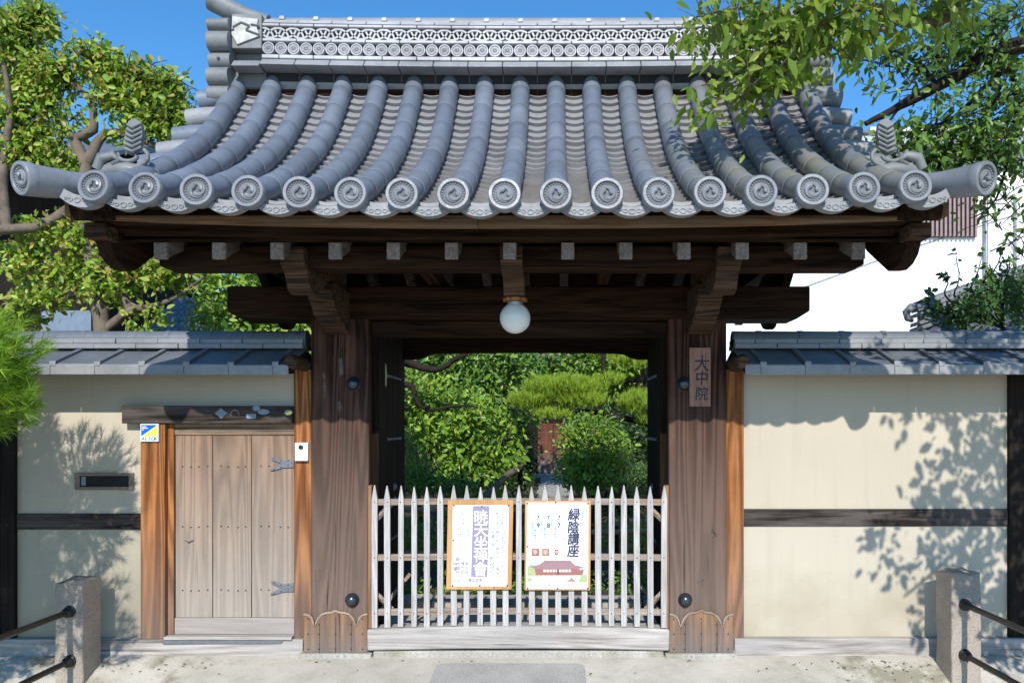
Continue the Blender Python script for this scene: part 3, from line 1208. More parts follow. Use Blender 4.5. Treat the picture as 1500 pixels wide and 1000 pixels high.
rx0, rx1 = -2.128, mx(-2.128)
m = MB()
m.box(rx0, rx1, .27, .50, 4.13, rz(23), nx=20)
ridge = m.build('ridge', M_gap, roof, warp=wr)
nseg = 15


def course(name, yt, yb, yf, mat, tilt=0.0, joint=.005, shift=0.0, n=nseg, depth=.3, bev=.006):
    m = MB()
    wlen = (rx1 - rx0) / n
    i0 = -1 if shift else 0
    for i in range(i0, n):
        a = max(rx0, rx0 + (i + shift) * wlen + joint / 2)
        b_ = min(rx1, rx0 + (i + 1 + shift) * wlen - joint / 2)
        if b_ - a < .02:
            continue
        zt, zb = rz(yt), rz(yb)
        vs = []
        K = 3
        for q in range(K + 1):
            x = a + (b_ - a) * q / K
            vs += [(x, yf + tilt, zt), (x, yf, zb), (x, yf + depth, zb), (x, yf + depth, zt)]
        fs = []
        for q in range(K):
            for k in range(4):
                l2 = (k + 1) % 4
                fs.append((4 * q + k, 4 * q + l2, 4 * q + 4 + l2, 4 * q + 4 + k))
        fs += [(3, 2, 1, 0), (4 * K, 4 * K + 1, 4 * K + 2, 4 * K + 3)]
        m.add(vs, fs)
    return m.build(name, mat, ridge, warp=wr, bevel=bev)


course('ridge_course', 88.5, 100, .13, M_noshi, .05, .004)
course('ridge_course', 80.5, 86.5, .185, M_silver, .0, .004, .5)
course('ridge_course', 55.8, 60.5, .195, M_silver, .0, .004, 0)
course('ridge_course', 34, 38.2, .195, M_silver, .0, .004, .5)
course('ridge_course', 23, 32.5, .20, M_silver, .05, .004, 0)
for i in range(nseg):
    m = MB()
    x = rx0 + (rx1 - rx0) * (i + .5) / nseg
    m.prism([(x - .022, rz(24)), (x + .022, rz(24)), (x + .02, rz(18.5)), (x - .012, rz(18.5))], 'Y', .235, .36)
    m.build('cap_joint', M_silver, ridge, warp=wr, bevel=.004)
m = MB()
m.tube([(rx0, .34, rz(25)), (rx1, .34, rz(25))], .06, 12)
m.build('ridge_cap', M_noshi, ridge, warp=wr)
# menoto tiles closing the top of every bay
for b_ in range(16):
    m = MB()
    m.tube([(XR[b_] + .06, .335, 4.128), (XR[b_ + 1] - .06, .335, 4.128)], .055, 14)
    m.build('bay_end_tile', M_noshi, roof, smooth=50)
# linked-ring band: arcs of circles centred on the lower and upper edge of the band, crossing as pointed petals
m = MB()
zb_, zt_ = rz(55.8), rz(38.2)
n = 34
pp_ = (rx1 - rx0) / n
Rr_ = pp_ * .71
for row in (0, 1):
    for i in range(-1, n + 2):
        cx = rx0 + (i + .5 * row) * pp_
        cz = zb_ if row == 0 else zt_
        sgn = 1 if row == 0 else -1
        K = 18
        for k in range(K):
            t0, t1 = math.pi * k / K, math.pi * (k + 1) / K
            q = []
            for t_ in (t0, t1):
                for rr_ in (Rr_ - .0065, Rr_ + .0065):
                    q.append((cx + rr_ * math.cos(t_), cz + sgn * rr_ * math.sin(t_)))
            mxx = sum(v_[0] for v_ in q) / 4
            mzz = sum(v_[1] for v_ in q) / 4
            if mxx < rx0 + .005 or mxx > rx1 - .005 or mzz > zt_ + .004 or mzz < zb_ - .004:
                continue
            yf = .206 + .004 * row
            m.add([(q[0][0], yf, q[0][1]), (q[1][0], yf, q[1][1]), (q[3][0], yf, q[3][1]), (q[2][0], yf, q[2][1]),
                   (q[0][0], .265, q[0][1]), (q[1][0], .265, q[1][1]), (q[3][0], .265, q[3][1]), (q[2][0], .265, q[2][1])],
                  [(0, 1, 2, 3), (0, 4, 5, 1), (1, 5, 6, 2), (2, 6, 7, 3), (3, 7, 4, 0)])
m.build('linked_ring_band', M_silver, ridge, warp=wr, smooth=0)
# chrysanthemum discs
m = MB()
m.lathe((0, 0, 0), (0, -1, 0), [(.0435, -.06), (.0445, .0), (.043, .006), (.036, .006), (.034, .0), (.0, -.001)], 28)
m.mi = 1
m.lathe((0, 0, 0), (0, -1, 0), [(.034, -.0005), (.033, .0004), (0, .0004)], 20)
m.mi = 0
for k in range(16):
    t = 2 * math.pi * k / 16
    r0_, r1_ = .009, .031
    d1, d2 = .13, .155
    pp = [(r0_ * math.cos(t), r0_ * math.sin(t)), (r1_ * .9 * math.cos(t - d1), r1_ * .9 * math.sin(t - d1)), (r1_ * math.cos(t), r1_ * math.sin(t)), (r1_ * .9 * math.cos(t + d1), r1_ * .9 * math.sin(t + d1))]
    m.prism(pp, 'Y', -.005, 0.0)
m.ball((0, 0, 0), .007, 8, True, (0, -1, 0))
M_silver_s = tilemat('flower_disc_tile', (0.41, .41, .435), rough=.45, samt=.2)
M_silver_r = simple('flower_disc_recess', (0.2, .2, .22), .7)
fd = m.build('flower_disc', [M_silver_s, M_silver_r], ridge, origin=(0, 0, 0))
nd = 41
for i in range(nd):
    x = rx0 + .046 + (rx1 - rx0 - .092) * i / (nd - 1)
    z = wr(Vector((x, 0, rz(70.5))))[2]
    o = fd if i == 0 else clone(fd, (0, 0, 0))
    WL[o.name] = Vector((x, .20, z))
    o.location = WL[o.name] - WL[ridge.name]
    o.rotation_euler = (0, R(i * 47 % 90), 0)

# ------------------------------------------------------------------ sill and picket fence
def arch(p):
    return (p.x, p.y, p.z + .03 * (1 - ((p.x - GX) / 1.05) ** 2))


m = MB()
n = 20
vs, fs = [], []
for i in range(n + 1):
    x = PL1 + .001 + (mx(PL1) - PL1 - .002) * i / n
    k = 1 - ((x - GX) / 1.05) ** 2
    zb, zt = .046 + .016 * k, .196 + .022 * k
    vs += [(x, -.05, zb), (x, .09, zb), (x, .09, zt), (x, -.05, zt)]
for i in range(n):
    for k in range(4):
        l2 = (k + 1) % 4
        fs.append((4 * i + k, 4 * i + 4 + k, 4 * i + 4 + l2, 4 * i + l2))
fs += [(0, 1, 2, 3), (4 * n + 3, 4 * n + 2, 4 * n + 1, 4 * n)]
m.add(vs, fs)
m.build('door_sill', M_greyx, gate, bevel=.012)
m = MB()
m.box(PL1 + .04, mx(PL1) - .04, -.035, .12, -.05, .044)
m.build('sill_stone', M_found, gate, bevel=.01)

fence = thing('picket_fence', (GX, -.04, .2), 'low white weathered picket fence closing the gate opening, pointed pickets', 'fence')
rnd = random.Random(11)
for k in range(23):
    x = at(549 + (972 - 549) * k / 22, 0, -.03).x + rnd.uniform(-.003, .003)
    u = 1 - ((x - GX) / 1.05) ** 2
    zb = .2 + .02 * u + rnd.uniform(-.004, .004)
    zt = 1.185 + rnd.uniform(-.006, .008)
    wd = .0200 + rnd.uniform(-.0015, .0015)
    ln = rnd.uniform(-.004, .004)
    m = MB()
    m.prism([(x - wd, zb), (x + wd, zb), (x + wd + ln, zt - .095), (x + ln + .003, zt), (x + ln - .003, zt), (x - wd + ln, zt - .095)], 'Y', -.04 + rnd.uniform(-.002, .002), -.02)
    m.mi = 1
    for z in (1.075, .69, .305):
        m.ball((x, -.0415, z), .0045, 6, True, (0, -1, 0), .6)
    m.build('picket', [M_picket, M_ink], fence, bevel=.002)
for z in (1.07, .685, .305):
    m = MB()
    n = 12
    m.box(PL1 + .03, mx(PL1) - .03, -.018, .012, z - .022, z + .022, nx=n)
    m.build('fence_rail', M_railx, fence, warp=lambda p: (p.x, p.y, p.z + .008 * (1 - ((p.x - GX) / 1.05) ** 2)), bevel=.003)
for f in (lambda x: x, mx):
    m = MB()
    B(m, f, PL1 + .006, PL1 + .03, -.04, .03, .2, 1.19)
    m.build('fence_post', M_fpost, fence, bevel=.003)
    m = MB()
    for p_, q_ in (((f(PL1 + .16), .016, 1.06), (f(PL1 + .03), .016, .93)), ((f(PL1 + .16), .016, .32), (f(PL1 + .03), .016, .45)), ((f(PL1 + .03), .05, .25), (f(PL1 + .2), .45, .48))):
        m = MB()
        m.tube([p_, q_], .018, 4)
        m.build('brace', M_railx, fence)

# ------------------------------------------------------------------ posters
PYP = -.062
S_ = sc(PYP)


def pxz(px, py):
    q = at(px, py, PYP)
    return q.x, q.z


def poster_base(name, label, px0, px1, py0, py1, paper, skew):
    x0, z1 = pxz(px0, py0)
    x1, z0 = pxz(px1, py1)
    t = thing(name, ((x0 + x1) / 2, PYP, z0), label, 'poster', 'posters on the picket fence')
    dx = skew
    m = MB()
    m.prism([(x0 - dx, z0), (x1 - dx, z0), (x1, z1), (x0, z1)], 'Y', PYP, PYP + .018)
    m.build('backing_board', M_frame, t, bevel=.003)
    a0, b1 = pxz(paper[0], paper[2])
    a1, b0 = pxz(paper[1], paper[3])
    m = MB()
    m.prism([(a0 - dx, b0), (a1 - dx, b0), (a1, b1), (a0, b1)], 'Y', PYP - .003, PYP - .0005)
    return t, m, (a0, a1, b0, b1)


t, m, (a0, a1, b0, b1) = poster_base('poster', 'framed poster with white letters on a purple band, left one on the fence', 656, 752, 732, 863, (663.5, 745.5, 739.5, 858), .012)
sheet = m.build('paper', M_paper, t)
m = MB()
xa, zt = pxz(693, 740.5)
xb, zb = pxz(717, 844)
m.prism([(xa - .014, zb), (xb - .014, zb), (xb, zt), (xa, zt)], 'Y', PYP - .0045, PYP - .0032)
m.build('title_band', M_purple, t)
m = MB()
for ch, py in zip('暁天坐禅會', (756.5, 776, 794, 812.5, 832.5)):
    x, z = pxz(705.4 - (py - 740) * .018, py)
    m.glyph(ch, x, z, .102 if ch != '會' else .106, PYP - .006, bold=.013)
m.build('title_lettering', M_paper, t)
m = MB()


def col_(text, px, py0, py1, bold=0.0, sz=None):
    x, zt = pxz(px, py0)
    _, zb = pxz(px, py1)
    p_ = (zt - zb) / len(text)
    m.column(text, x, zt, sz or p_ * .95, PYP - .0045, pitch=p_, bold=bold)


col_('日七月七日八日九日', 737, 776, 841)
col_('時午前六時半より八時半', 729, 776, 842)
col_('所建仁寺', 722, 776, 800)
col_('即成可', 721, 814, 841)
col_('正伝永源', 735.5, 750, 768)
col_('暁天大会', 728.5, 749, 768)
col_('初日法話', 678, 749, 768)
col_('七日', 686, 773, 787); col_('八日', 679.5, 772, 786); col_('九日', 673, 771, 786)
col_('山川典宏師', 684, 809, 841); col_('十住博文師', 677.5, 809, 841); col_('十関本雄師', 671, 809, 841); col_('小林隆', 666.5, 815, 836)
for i, ch in enumerate('大本山'):
    x, z = pxz(676 + i * 3.6, 849); m.glyph(ch, x, z, .015, PYP - .0045)
for i, ch in enumerate('護国道場'):
    x, z = pxz(688 + i * 5.2, 849); m.glyph(ch, x, z, .026, PYP - .0045)
x, z = pxz(669, 849)
m.tube([(x + .014 * math.cos(R(a)), PYP - .0045, z + .012 * math.sin(R(a))) for a in range(150, 400, 20)], .0022, 5)
m.build('small_lettering', M_inkg, t)
m = MB()
for px_, py_ in ((665, 740), (745, 740), (664, 791), (663, 857), (703, 857), (743, 857), (706, 741.5)):
    x, z = pxz(px_, py_)
    m.ball((x, PYP - .004, z), .006, 8, True, (0, -1, 0), .5)
m.build('tacks', M_ink, t)

t, m, (a0, a1, b0, b1) = poster_base('poster', 'framed poster with dark brush lettering above a temple hall picture', 769, 865.5, 733, 864, (772, 862, 735.5, 862), .004)
M_sheet, nt, bs = newmat('poster_print')
tcg = N(nt, 'ShaderNodeTexCoord').outputs['Generated']
sx_ = sep(nt, tcg)
c = ramp(nt, sx_[2], [(0.0, (.86, .86, .85)), (.56, (.86, .86, .85)), (.76, (.52, .72, .88)), (.86, (.82, .85, .87))])
c = mix(nt, maprange(nt, sx_[0], 0.0, .8, 0.0, 1.0), c, (.86, .86, .86))
L(nt, c, bs.inputs['Base Color'])
bs.inputs['Roughness'].default_value = .55
m.build('paper', M_sheet, t)
m = MB()
for ch, py in zip('緑陰講座', (753, 771.5, 788.5, 806)):
    x, z = pxz(841 - (py - 750) * .02, py)
    m.glyph(ch, x, z, .09, PYP - .0045, bold=.026, sx=.92, shear=.12)
m.build('title_lettering', M_navy, t)
m = MB()
for px_, d in ((819, '7'), (803.5, '8'), (788.5, '9')):
    for ch, py, s_ in (('7', 757.5, .042), ('/', 763, .022), (d, 769, .046)):
        x, z = pxz(px_, py); m.glyph(ch, x, z, s_, PYP - .0045, bold=.02)
col_('令和五年 七月七日', 853.5, 746, 777)
m.build('date_lettering', M_ink, t)
m = MB()
for px_, a, b_, tx in ((827, 757, 777, '午前七時三十分より'), (826.5, 784, 805, '於建仁寺本坊'), (813, 772, 800, '講師講演法話会'), (808, 757, 780, '一般参加自由'), (798, 772, 800, '講師講演法話会'), (793.5, 757, 780, '一般参加自由'), (784, 774, 802, '講師講演法話会'), (780.5, 762, 785, '一般参加自由')):
    col_(tx, px_, a, b_)
for i, ch in enumerate('臨済宗大本山建仁寺'):
    x, z = pxz(777 + i * 4.2 if i < 6 else 790 + (i - 3) * 5, 856); 
    m.glyph(ch, pxz(778 + i * 4.4, 856)[0], z, .02, PYP - .0045)
m.build('small_lettering', M_inkl, t)
# printed pictures (flat, thin inks on the sheet)
M_p = {n_: simple('print_' + n_, c_, .6, var=.12, nscale=60) for n_, c_ in dict(brown=(.33, .2, .22), red=(.35, .14, .12), skin=(.72, .4, .3), grey=(.5, .52, .56), green=(.38, .46, .22), sand=(.8, .77, .72), white=(.85, .85, .84), dark=(.13, .08, .09), stonep=(.35, .22, .17)).items()}


def pic(poly, d):
    mm.prism([pxz(x_, y_) for x_, y_ in poly], 'Y', PYP - .0045 - d, PYP - .0034 - d)


keys = list(M_p)
mm = MB()
def ink(n_, poly, d=0.0):
    mm.mi = keys.index(n_)
    pic(poly, d)
ink('sand', [(773, 842), (860, 842), (860, 852), (773, 852)])
ink('green', [(772.5, 830), (777, 826), (788, 829), (795, 834), (793, 842), (772.5, 843)], .0004)
ink('grey', [(774, 826), (777, 821), (781, 823), (786, 820), (791, 824), (791, 829), (774, 830)], .0003)
ink('red', [(783, 832), (856, 832), (853, 842), (785, 842)], .0006)
ink('brown', [(776, 829.5), (790, 826.5), (798, 820), (835, 820), (842, 827), (858, 830.5), (845, 832.5), (785, 832.5)], .0012)
for i in range(9):
    ink('white', [(796 + i * 4.6, 833.5), (799.3 + i * 4.6, 833.5), (799.3 + i * 4.6, 837), (796 + i * 4.6, 837)], .001)
ink('dark', [(816, 833), (819, 833), (819, 841), (816, 841)], .0013)
ink('grey', [(848, 832), (860, 829), (860, 833), (850, 834.5)], .0014)
ink('green', [(849, 847), (852, 842), (860, 840), (860, 852), (848, 852)], .0004)
ink('green', [(772.5, 845), (779, 846), (779, 850), (772.5, 852)], .0004)
ink('stonep', [(829, 851), (835, 848), (837, 844), (839.5, 848), (845, 851)], .0008)
for px_, n1_ in ((784, 'red'), (799, 'stonep')):
    ink(n1_, [(px_ - 5, 803), (px_ + 6, 803), (px_ + 6, 813.5), (px_ - 5, 813.5)], .0004)
    ink('skin', [(px_ - 2.5, 805), (px_ + 2.5, 805), (px_ + 3, 809), (px_, 812), (px_ - 3, 809)], .0008)
ink('dark', [(812, 808), (813.5, 804), (817, 804), (818.5, 808), (817, 812), (814, 813)], .0004)
ink('skin', [(813, 808), (814.5, 805), (817, 806), (817.5, 809), (815.5, 811.5)], .0008)
mm.build('printed_picture', [M_p[k_] for k_ in keys], t, smooth=0)
m = MB()
for px_, py_ in ((773, 737), (814, 736), (861, 737), (773, 800), (773, 861), (817, 861), (861, 861)):
    x, z = pxz(px_, py_)
    m.ball((x, PYP - .004, z), .006, 8, True, (0, -1, 0), .5)
m.build('tacks', M_ink, t)

# ------------------------------------------------------------------ lamp, name plate, intercom
lc = at(754.5, 466, -.515)
t = thing('globe_lamp', (lc.x, lc.y, 2.40), 'round white glass globe lamp hanging under the centre of the gate', 'lamp')
m = MB()
m.lathe((lc.x, lc.y, 2.405), (0, 0, -1), [(0, 0), (.075, 0), (.078, .006), (.076, .02), (.06, .024)], 28)
m.build('wood_rose', M_orange, t)
m = MB()
zt = lc.z + .093
m.lathe((lc.x, lc.y, 2.382), (0, 0, -1), [(.05, 0), (.051, .012), (.046, .016), (.046, .03), (.05, .034), (.05, 2.382 - zt)], 24)
m.build('lamp_collar', M_steel, t)
m = MB()
m.ball(lc, .097, 36)
m.build('lamp_globe', M_globe, t, smooth=180)

q0, q1 = at(1010, 509, -.02), at(1041, 595, -.02)
t = thing('name_plate', (q0.x, -.02, q1.z), 'reddish wooden name plate with black brushed characters on right pillar', 'name plate')
m = MB()
m.box(q0.x, q1.x, -.024, .0, q1.z, q0.z)
m.build('plate_board', M_plate, t, bevel=.003)
m = MB()
xc = (q0.x + q1.x) / 2 + .012
for ch, py, s_ in (('大', 532, .118), ('中', 553, .108), ('院', 576, .10)):
    m.glyph(ch, xc, at(0, py, -.02).z, s_, -.0255, bold=.012, sx=.92, shear=.08)
for i, ch in enumerate('大本山'):
    m.glyph(ch, xc - .008, at(0, 514.5 + i * 3, -.02).z, .012, -.0255)
m.glyph('〜', xc - .005, at(0, 592, -.02).z, .03, -.0255)
m.build('lettering', M_ink, t)

q0, q1 = at(431.5, 648, .0), at(451, 675, .0)
t = thing('intercom', ((q0.x + q1.x) / 2, .03, q1.z), 'white door intercom with a round camera eye on orange post', 'intercom')
m = MB()
m.box(q0.x, q1.x, .0, .0295, q1.z, q0.z)
m.build('housing', M_plastic, t, bevel=.005)
m = MB()
xm = (q0.x + q1.x) / 2
m.lathe((xm - .002, .0, q0.z - .032), (0, -1, 0), [(.0165, 0), (.0165, .003), (.013, .005), (.0, .006)], 20)
m.build('camera_eye', M_glassd, t)
m = MB()
for k in range(5):
    m.box(xm - .02 + k * .008, xm - .016 + k * .008, -.0012, .0, q0.z - .072, q0.z - .068)
m.box(q1.x - .012, q1.x - .008, -.0012, .0, q0.z - .022, q0.z - .014)
m.build('speaker_slots', M_inkg, t)
m = MB()
m.box(xm - .028, xm + .028, -.0025, .0, q0.z - .112, q0.z - .093)
m.build('call_button', M_swhite, t, bevel=.002)

# ------------------------------------------------------------------ walls
WY = .06


def wpx(px, py, Y=WY):
    return at(px, py, Y)


def coping(parent, xa, xb, rib0):
    """tiled roof of a wall from xa to xb"""
    pitch = .295
    YC0 = WY + .05          # ridge line
    FY, BY, RY = YC0 - .375, YC0 - .30, YC0 - .03
    m = MB()
    for sg in (1, -1):
        f = lambda y: YC0 + sg * (y - YC0)
        m.prism([(f(YC0 - .36), 1.962), (f(YC0 - .34), 1.962), (f(RY), 2.08), (f(RY), 2.118)], 'X', xa, xb)
    m.box(xa, xb, RY + .0005, YC0 + .0295, 1.965, 2.118)
    core = m.build('coping_deck', M_gap, parent)
    n0 = int(math.floor((xa - rib0) / pitch))
    n1 = int(math.ceil((xb - rib0) / pitch))
    rd = random.Random(int(abs(xa) * 100))
    for i in range(n0, n1):
        a, b_ = rib0 + i * pitch, rib0 + (i + 1) * pitch
        whole = a >= xa
        a, b_ = max(a, xa), min(b_, xb)
        if b_ - a < .03:
            continue
        j = rd.uniform(-.003, .003)
        for sg in ((1,) if True else ()):
            m = MB()
            m.prism([(FY + .005, 1.998 + j), (YC0 - .02, 2.132 + j), (YC0 - .02, 2.148 + j), (FY + .005, 2.014 + j)], 'X', a + .002, b_ - .002)
            if whole:
                m.prism([(FY - .006, 2.008 + j), (YC0 - .02, 2.142 + j), (YC0 - .02, 2.168 + j), (FY - .006, 2.032 + j)], 'X', a, a + .034)
            m.build('coping_tile', M_cop, core, bevel=.004)
            m = MB()
            m.prism([(FY - .012, 1.942), (FY + .004, 1.942), (FY + .004, 2.013 + j), (FY - .012, 2.006 + j)], 'X', a + .0012, b_ - .0012)
            if whole:
                m.prism([(FY - .0155, 1.998), (FY - .0065, 1.998), (FY - .0065, 2.03 + j), (FY - .0155, 2.026 + j)], 'X', a - .004, a + .038)
            m.build('coping_edge', M_copl, core, bevel=.003)
        m = MB()
        g_ = lambda y: 2 * YC0 - y
        m.prism([(g_(FY + .005), 1.998), (g_(YC0 - .02), 2.132), (g_(YC0 - .02), 2.148), (g_(FY + .005), 2.014)], 'X', a + .002, b_ - .002)
        m.build('coping_tile', M_cop, core, bevel=.004)
    for (z0, z1, hw, sh, mat) in ((2.143, 2.177, .105, 0, M_copl), (2.179, 2.211, .09, .15, M_copl)):
        x = xa - sh
        while x < xb:
            a, b_ = max(x, xa), min(x + .291, xb)
            if b_ - a > .02:
                m = MB()
                m.box(a, b_, YC0 - hw + rd.uniform(-.004, .004), YC0 + hw, z0, z1 + rd.uniform(-.002, .002))
                m.build('ridge_course', mat, core, bevel=.004)
            x += .295
    x = xa - .1
    while x < xb:
        a, b_ = max(x, xa), min(x + .295, xb)
        if b_ - a > .04:
            m = MB()
            m.tube([(a, YC0, 2.214), (b_ - .03, YC0, 2.214), (b_ - .028, YC0, 2.214), (b_ + .008, YC0, 2.214)], [.062, .060, .065, .065], 18)
            m.build('ridge_cap_tile', M_cop, core, smooth=50)
        x += .295


# left wall (with the wicket door at its right end)
wall = thing('plaster_wall', (-3.4, WY, 0), 'left ochre plaster wall under a tiled coping, with a mail slot', 'wall')
xl0, xl1 = -3.80, -2.875
m = MB()
m.box(xl0, xl1, WY, WY + .1, .986, 1.97)
m.build('plaster_panel', M_plaster, wall)
m = MB()
m.box(xl0, xl1, WY, WY + .1, .114, .872)
m.build('plaster_panel', M_plasterl, wall)
m = MB()
m.box(-2.8745, -1.8425, WY, WY + .1, 1.68, 1.97)
m.build('plaster_panel', M_plaster, wall)
m = MB()
m.box(xl0, xl1, WY - .012, WY + .08, .873, .985)
m.build('wall_rail', M_blackx, wall, bevel=.004)
m = MB()
m.box(xl0 - .1, -1.77, WY - .055, WY + .1, -.012, .113)
m.build('base_board', M_greyx, wall, bevel=.006)
m = MB()
m.box(xl0 - 1.2, -1.80, WY - .10, WY + .12, -.3, -.013)
m.build('foundation', M_found, wall, bevel=.015)
m = MB()
m.box(xl0 - 1.2, xl0 - .101, WY - .03, WY + .1, -.012, 1.96)
m.box(xl0 - .1005, xl0 - .001, WY - .03, WY + .1, .1135, 1.96)
m.build('boarding', M_black, wall, bevel=.006)
coping(wall, -5.0, -1.775, -1.877)
# mail slot
a, b_ = wpx(111, 692), wpx(197, 717)
m = MB()
m.box(a.x, b_.x, WY - .016, WY - .0005, a.z - .022, a.z)
m.box(a.x, b_.x, WY - .016, WY - .0005, b_.z, b_.z + .022)
m.box(a.x, a.x + .034, WY - .0155, WY - .0005, b_.z + .022, a.z - .022)
m.box(b_.x - .034, b_.x, WY - .0155, WY - .0005, b_.z + .022, a.z - .022)
ms = m.build('mail_slot', M_plankx, wall, bevel=.003)
m = MB()
m.box(a.x + .034, b_.x - .034, WY - .006, WY - .001, b_.z + .022, a.z - .022)
m.build('slot_flap', M_glassd, ms)
m = MB()
m.box(a.x + .045, a.x + .075, WY - .009, WY - .0061, b_.z + .03, a.z - .028)
m.build('slot_tag', M_stick, ms)

# right wall
wallr = thing('plaster_wall', (2.1, WY, 0), 'right ochre plaster wall under a tiled coping, dappled by tree shade', 'wall')
xr0, xr1 = 1.3165, 3.178
m = MB(); m.box(xr0, xr1, WY, WY + .1, 1.018, 1.97); m.build('plaster_panel', M_plaster, wallr)
m = MB(); m.box(xr0, xr1, WY, WY + .1, .119, .896); m.build('plaster_panel', M_plaster2, wallr)
m = MB(); m.box(xr0 + .001, xr1, WY - .012, WY + .09, .897, 1.017); m.build('wall_rail', M_blackx, wallr, bevel=.004)
m = MB(); m.box(1.245, xr1 + .1, WY - .055, WY + .1, -.012, .118); m.build('base_board', M_greyx, wallr, bevel=.006)
m = MB(); m.box(1.27, xr1 + 1.6, WY - .10, WY + .12, -.3, -.013); m.build('foundation', M_found, wallr, bevel=.015)
m = MB(); m.box(xr1 + .001, xr1 + 1.5, WY - .03, WY + .1, .1185, 1.96); m.build('boarding', M_black, wallr, bevel=.006)
coping(wallr, 1.25, 4.8, 1.355)

# ------------------------------------------------------------------ wicket door
t = thing('wicket_door', (-2.37, WY, .0), 'low weathered plank door between orange posts in the left wall', 'door')
m = MB()
m.box(-2.905, -2.735, .005, .15, .1135, 1.618)
m.build('door_post', M_orange, t, bevel=.006)
lx0 = at(178, 0, -.01).x
m = MB()
m.box(lx0, -1.8425, -.01, .10, 1.619, 1.742)
lin = m.build('door_lintel', M_blackx, t, bevel=.006)
m = MB()
m.box(-2.7345, -2.692, .045, .12, .135, 1.618)
m.build('door_frame', M_orange, t, bevel=.004)
m = MB()
m.box(-2.6915, -1.843, .055, .11, 1.538, 1.618)
m.build('top_rail', M_plankx, t, bevel=.004)
m = MB()
m.box(-2.6915, -1.843, .055, .11, .135, .25)
m.build('bottom_rail', M_plankx, t, bevel=.004)
px_ = [-2.691, at(311.5, 0, .065).x, at(368.5, 0, .065).x, -1.8435]
for i in range(3):
    m = MB()
    m.box(px_[i] + .0025, px_[i + 1] - .0025, .065, .10, .251, 1.537)
    m.mi = 1
    for zz in (at(0, 683, .065).z, at(0, 771, .065).z, at(0, 864, .065).z):
        for k in range(4):
            m.ball((px_[i] + (px_[i + 1] - px_[i]) * (.2 + .22 * k) + .006 * math.sin(k * 3 + i), .0648, zz + .004 * math.sin(5 * k + i)), .0062, 7, True, (0, -1, 0), .6)
    m.build('door_plank', [M_plank, M_ink], t, bevel=.003)
m = MB()
m.box(-2.691, -1.8435, .1005, .13, .251, 1.537)
m.build('door_backing', M_black, t)
for py in (678, 860):
    z = at(0, py, .05).z
    m = MB()
    poly = [(-1.85, z + .03), (-1.93, z + .022), (-2.0, z + .045), (-2.015, z + .04), (-2.005, z + .022), (-1.935, z - .004), (-2.01, z - .04), (-2.018, z - .055), (-2.0, z - .055), (-1.93, z - .035), (-1.85, z - .03)]
    m.prism(poly, 'Y', .054, .0635)
    m.mi = 1
    for dx_, dz_ in ((-1.99, .034), (-1.94, .018), (-1.89, .015), (-1.865, .0), (-1.89, -.015), (-1.94, -.028), (-1.99, -.046)):
        m.ball((dx_, .054, z + dz_), .005, 7, True, (0, -1, 0), .7)
    m.build('hinge_strap', [M_strap, M_iron], t, bevel=.002)
m = MB()
kx, kz = at(276, 791, .05).x, at(0, 791, .05).z
m.tube([(kx - .03, .062, kz + .004), (kx, .05, kz + .002), (kx + .03, .062, kz + .002)], [.006, .014, .006], 8)
m.ball((kx + .005, .0648, kz - .008), .012, 10, True, (0, -1, 0), .6)
m.build('door_pull', M_railx, t)
m = MB()
m.box(-2.734, -1.843, -.015, .12, .1135, .1345)
m.build('threshold', M_greyx, t, bevel=.003)
m = MB()
a, b_ = at(236, 0, 0), at(415, 0, 0)
m.prism([(a.x, .112), (a.x + .015, .082), (b_.x - .015, .086), (b_.x, .112)], 'Y', -.005, .0045)
m.build('sill_plate', M_strap, t, bevel=.002)
# stickers on the lintel
SY = -.0112


def spt(px, py):
    q = at(px, py, -.01)
    return q.x, q.z


m = MB()
m.prism([spt(314.5, 605), spt(323.5, 597.5), spt(333, 605), spt(324, 613)], 'Y', SY, SY + .001)
m.build('sticker', M_stick, lin)
m = MB()
m.prism([spt(361, 606), spt(375, 606), spt(375, 612.5), spt(361, 612.5)], 'Y', SY, SY + .001)
m.build('sticker', M_stick, lin)
for cx, cy, ra, rb in ((386, 603, 8.5, 4), (375.5, 597.5, 5.5, 4), (422.5, 604, 6, 4)):
    m = MB()
    m.prism([spt(cx + ra * math.cos(R(a)), cy + rb * math.sin(R(a))) for a in range(0, 360, 24)], 'Y', SY, SY + .001)
    o = m.build('sticker', M_stick, lin)
    if cx > 400:
        m = MB()
        m.prism([spt(417.5, 605), spt(427, 601.5), spt(428, 604), spt(425, 607), spt(420, 607.5)], 'Y', SY - .0012, SY - .0002)
        m.build('sticker_print', M_yellow, o)
m = MB()
m.tube([Vector((spt(344 + 6 * math.cos(R(a)), 607 - 7 * math.sin(R(a)))[0], SY + .0005, spt(344, 607 - 7 * math.sin(R(a)))[1])) for a in range(-10, 191, 20)], .003, 5)
m.build('glue_ring', M_railx, lin)

